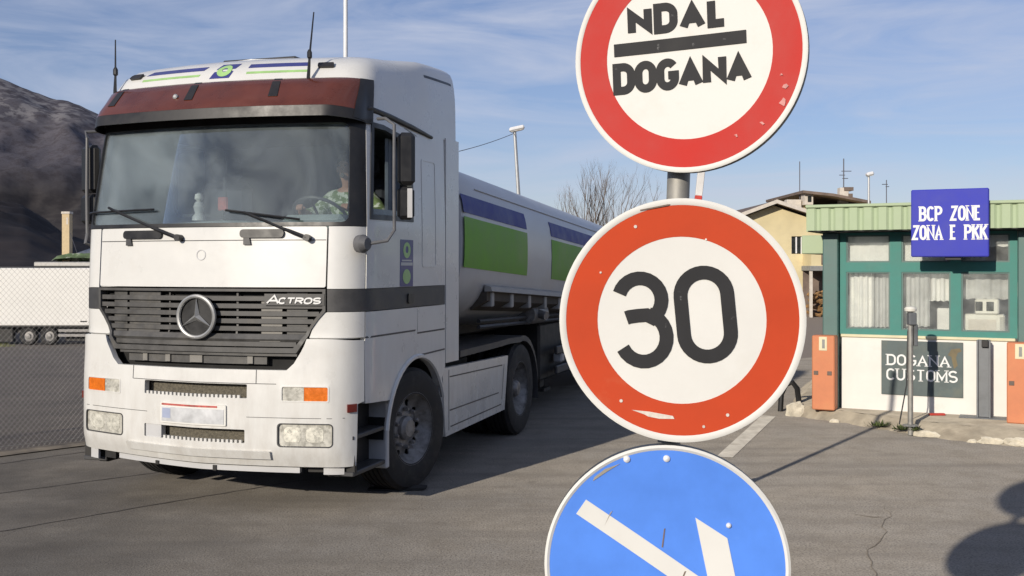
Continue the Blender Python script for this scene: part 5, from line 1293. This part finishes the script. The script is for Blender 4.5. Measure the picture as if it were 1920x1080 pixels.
mb = MB(); mb.box(-1.06, -.9, -.62, -.605, 4.72, 4.98, 0); mb.build('vent', M['darkwin'], h2)
mb = MB(); mb.box(.62, 1.02, .2, .6, 4.7, 5.42, .01); ch = mb.build('chimney', M['trim'], h2)
mb = MB(); mb.box(.80, 1.22, .15, .65, 5.28, 5.44, 0); mb.box(1.0, 1.2, .2, .6, 4.7, 5.15, 0); mb.build('cowl', M['tile'], ch)
def mast(label, x, y, z0, z1, bars, r=.025):
    t = thing('antenna', label, 'antenna', (x, y, z0)); mb = MB(); mb.tube([(0, 0, -.4), (0, 0, z1-z0)], r, 6); mb.build('mast', M['cable'], t)
    mb = MB()
    for z, l in bars: mb.tube([(-l*.3, 0, z-z0), (l, 0, z-z0)], .016, 4)
    if bars: mb.build('dipole', M['cable'], t)
mast('tall television antenna with a side arm on the chimney', 15.05, 48.4, 5.4, 6.75, [(6.18, .35), (6.0, -.2), (5.85, .2)])
mast('thin pale whip antenna over the left end of the brown roof', 13.0, 48.2, 5.1, 6.6, [], .02)
mast('short antenna standing right of the small street lamp', 16.85, 48, 4.6, 5.75, [(5.55, -.2), (5.45, .12)], .02)

# ------------------------------------------------------------------ lamps, poles, cable
def street_lamp(label, bx, tx, y, h, head, hl, r=.06):
    t = thing('street_lamp', label, 'street lamp', (bx, y, 0), 0, 'street lamps'); mb = MB(); mb.tube([(0, 0, -.2), (tx-bx, 0, h)], [r*1.5, r], 8); mb.build('pole', M['lamp_metal'], t)
    mb = MB(); R_ = Matrix.Translation((tx-bx, 0, h+.08)) @ Matrix.Rotation(-.22, 4, 'Y'); mb.box(-hl*.35, hl*.65, -.16, .16, -.07, .09, .05, T=R_); hd = mb.build('lamp_head', M['lamp_white'], t)
    mb = MB(); mb.box(-hl*.25, hl*.5, -.12, .12, -.085, -.071, 0, T=R_); mb.build('diffuser', M['lens'], hd)
street_lamp('street lamp with a slightly leaning pole above the tank trailer', .54, .10, 40, 6.92, 0, .58)
street_lamp('small street lamp with round white head behind the kiosk roof', 15.05, 15.05, 45, 5.66, 0, .30, .045)
fp = thing('flagpole', 'tall white pole rising behind the truck cab', 'pole', (-3.9, 25, gz(-3.9, 25)))
mb = MB(); mb.tube([(0, 0, 0), (0, 0, 11.5)], [.062, .045], 12); mb.lathe([(.045, 11.5), (.08, 11.54), (.05, 11.62), (0, 11.63)], (0, 0, 0), (0, 0, 1), 12); mb.build('pole', M['lamp_white'], fp)
mb = MB(); mb.lathe([(.16, 0), (.15, .3), (.07, .34)], (0, 0, 0), (0, 0, 1), 12); mb.build('base', M['slab'], fp)
a = Vector((.08, 40, 6.85)); b = Vector((-3.9, 25, 4.2)); o = MB().tube([a.lerp(b, k/20)-Vector((0, 0, .9*(k/20)*(1-k/20))) for k in range(21)], .012, 5).build('overhead_cable', M['cable']); tag(o, 'thin cable running from the leaning street lamp to the white pole', 'cable')

# ------------------------------------------------------------------ bare trees
def bare_tree(label, x, y, h, seed, spread=.42, stems=3):
    rnd = random.Random(seed); t = thing('bare_tree', label, 'tree', (x, y, 0), 0, 'bare winter trees'); tr = MB(); cr = MB()
    def grow(mb, p, d, L, r, depth):
        n = 3; P = [p]; q = p.copy(); dd = d.copy()
        for k in range(n):
            dd = (dd+Vector((rnd.gauss(0, .10), rnd.gauss(0, .10), rnd.gauss(.06, .05)))).normalized(); q = q+dd*L/n; P.append(q.copy())
        mb.tube(P, [r*(1-.5*k/n) for k in range(n+1)], 5 if depth < 3 else 3, caps=False)
        if depth >= 6: return
        nb = 3 if depth < 3 else rnd.choice((2, 3, 3))
        for k in range(nb):
            at = P[-1] if k == 0 else P[rnd.choice((1, 2, 3))]
            ang = rnd.uniform(.18, .75)*(1 if k else .4); az = rnd.uniform(0, 2*pi); o1 = dd.orthogonal().normalized(); o2 = dd.cross(o1)
            nd = (dd*cos(ang)+(o1*cos(az)+o2*sin(az))*sin(ang)+Vector((0, 0, .28))).normalized()
            grow(cr, at, nd, L*rnd.uniform(.56, .80), r*rnd.uniform(.42, .62), depth+1)
    for k in range(stems):
        a = 2*pi*k/stems+rnd.uniform(0, 1); grow(tr, Vector((0, 0, 0)), Vector((spread*cos(a), spread*sin(a), 1)).normalized(), h*.30, h*.014, 0)
    tr.build('trunk', M['bark'], t); cr.build('crown', M['bark'], t)
bare_tree('bare tree with a wide twiggy crown above the tank trailer', 3.45, 45, 7.3, 4, .30, 3)
bare_tree('slimmer bare tree just left of the sign post', 5.40, 46, 7.0, 9, .24, 2)
bare_tree('smallest bare tree standing right of the other two', 6.6, 48, 5.4, 15, .3, 2)

# ------------------------------------------------------------------ the yard on the left
bt = thing('box_trailer', 'white box trailer parked in the lower yard behind the wire fence', 'trailer', (-28, 57, gz(-28, 57)), radians(1.0))
g0 = gz(-28, 57); mb = MB(); mb.box(-8.2, 7.2, 0, 2.5, 1.04, 4.12, .03); mb.build('box_body', M['trailer_white'], bt)
mb = MB(); mb.box(-8.2, 7.2, -.02, 2.52, .96, 1.035, .0); mb.box(-8, 7.0, .5, 2.0, .62, .95, 0); mb.box(4.0, 6.9, .3, .4, .20, .62, 0); mb.box(-3.0, 1.2, .25, .6, .15, .95, .02); mb.build('chassis', M['chassis'], bt)
mb = MB()
for z in (.78, .52): mb.box(3.75, 7.1, -.06, -.02, z-.07, z+.07, 0)
mb.build('side_guard', M['rim'], bt)
mb = MB(); mb.box(4.9, 5.25, -.004, .0, 1.22, 1.29, 0); mb.build('marker', M['chassis'], bt)
for x in (2.12, 3.22):
    mb = MB(); mb.lathe([(.28, -.14), (.44, -.15), (.475, -.10), (.475, .10), (.44, .15), (.28, .14)], (x, .16, .475), (0, -1, 0), 28, cap=False); wh = mb.build('wheel', M['rubber'], bt)
    mb = MB(); mb.lathe([(.285, .10), (.25, .06), (.14, .07), (.11, .13), (0, .14)], (x, .16, .475), (0, -1, 0), 20, cap=False); mb.lathe([(.28, -.1), (0, -.1)], (x, .16, .475), (0, -1, 0), 20, cap=False); mb.build('rim', M['rim'], wh)
shed = thing('low_shed', 'low shed with a grey roof behind the white box trailer', 'shed', (-31.5, 75, gz(-31.5, 75)))
mb = MB(); mb.box(-1.7, 3.5, 0, 5, 0, 4.2, 0); mb.build('wall', M['slab'], shed)
mb = MB(); mb.box(-1.95, 3.8, -.4, 5.4, 4.2, 4.52, .05); mb.build('roof', M['corr'], shed)
mb = MB(); V = []
for i in range(41): x = 33.0*0+.35+3.3*i/40; z = 5.12+.05*sin(i*1.57); V += [(x, 1.2, z), (x, 4, z+.42)]
mb.add(V, [(2*i, 2*i+2, 2*i+3, 2*i+1) for i in range(40)]); mb.box(.4, 3.6, 3.9, 4.0, 4.53, 5.45, 0); mb.box(.4, .5, 1.3, 3.8, 4.53, 5.1, 0); mb.build('corrugated_roof', M['corr'], shed)
tarp = MB(); V = []
for i in range(13):
    for j in range(5): V.append((-1.0+3.4*i/12, .2+j*.3, 4.53+(.38+.26*min(1, i/4))*sin(pi*min(1, (j+.6)/4.2))*(1 if 0 < i else .3)+.05*noise.noise(Vector((i*.7, j, 2)))))
tarp.add(V, [(i*5+j, i*5+j+1, i*5+j+6, i*5+j+5) for i in range(12) for j in range(4)])
o = tarp.build('tarpaulin', M['green_tarp']); o.location = (-31.5, 75, gz(-31.5, 75)); tag(o, 'green tarpaulin heaped on the grey shed roof', 'tarpaulin')
cp = thing('chimney_pillar', 'tall cream pillar standing behind the shed roof', 'pillar', (-31.9, 76.5, gz(-31.9, 76.5)))
mb = MB(); mb.box(-.27, .27, -.27, .27, 0, 7.95, .02); mb.build('shaft', M['pillar'], cp)
mb = MB(); mb.box(-.31, .31, -.31, .31, 7.95, 8.12, .02); mb.box(.05, .18, -.285, -.27, 7.2, 7.7, 0); mb.build('cap', M['trim'], cp)
mb = MB(); mb.tube([(.3, -.2, 6.6), (1.1, -.5, 4.6)], .02, 4); mb.build('stay', M['cable'], cp)
random.seed(2)
mb = MB()
for k in range(700):
    x = random.uniform(-30, -25.5); y = random.uniform(50, 55); z = gz(x, y); h = random.uniform(.08, .28); a = random.uniform(0, 6.28)
    mb.add([(x, y, z), (x+.03*cos(a), y+.03*sin(a), z), (x+random.uniform(-.08, .08), y, z+h)], [(0, 1, 2)])
o = mb.build('grass', mat('dry_grass', (.22, .24, .06), .9, var=.3)); o['kind'] = 'stuff'; o['label'] = 'yellow green grass in front of the white box trailer'

# chain link fence along the yard edge
fA = Vector((-9.2, 6.55, 0)); fB = Vector((-3.0, 12.75, 0)); FD = (fB-fA); FL = FD.length; FD.normalize(); fn = Vector((FD.y, -FD.x, 0))
fence = thing('wire_fence', 'chain link fence along the edge of the lower yard, left of the truck', 'fence', fA)
mb = MB(); FH = 1.83; sp = .054; hw = .0011
def fpt(u, z, o=0.): return FD*u+Vector((0, 0, z+.03+gz(*(fA+FD*u).xy)))+fn*o
for sgn in (1, -1):
    k = -int(FH/sp)-1
    while k*sp < FL+FH:
        u0 = k*sp; a, za = u0, 0.; b, zb = u0+FH*.9, FH
        if a < 0: za = (0-a)/.9; a = 0.
        if b > FL: zb = (FL-u0)/.9; b = FL
        if za < FH and zb > 0 and b > a:
            P0, P1 = ((a, za), (b, zb)) if sgn > 0 else ((a, FH-za), (b, FH-zb))
            d = Vector((P1[0]-P0[0], P1[1]-P0[1])).normalized()*hw; o_ = .002*sgn
            q = [fpt(P0[0]-d.y, P0[1]+d.x, o_), fpt(P0[0]+d.y, P0[1]-d.x, o_), fpt(P0[0], P0[1], o_+hw*1.6), fpt(P1[0]-d.y, P1[1]+d.x, o_), fpt(P1[0]+d.y, P1[1]-d.x, o_), fpt(P1[0], P1[1], o_+hw*1.6)]
            mb.add(q, [(0, 1, 4, 3), (1, 2, 5, 4), (2, 0, 3, 5)])
        k += 1
mb.build('wire_mesh', M['wire'], fence, smooth=0)
for u in (0, 1.9, FL-2.0, FL):
    mb = MB(); mb.tube([fpt(u, -.1, -.03), fpt(u, FH+.08, -.03)], .022, 8); mb.build('fence_post', M['galv'], fence)
mb = MB(); mb.tube([fpt(0, FH, -.005), fpt(FL, FH, -.005)], .003, 5); mb.tube([fpt(0, FH*.02, -.005), fpt(FL, FH*.02, -.005)], .003, 5); mb.build('tension_wire', M['wire'], fence)
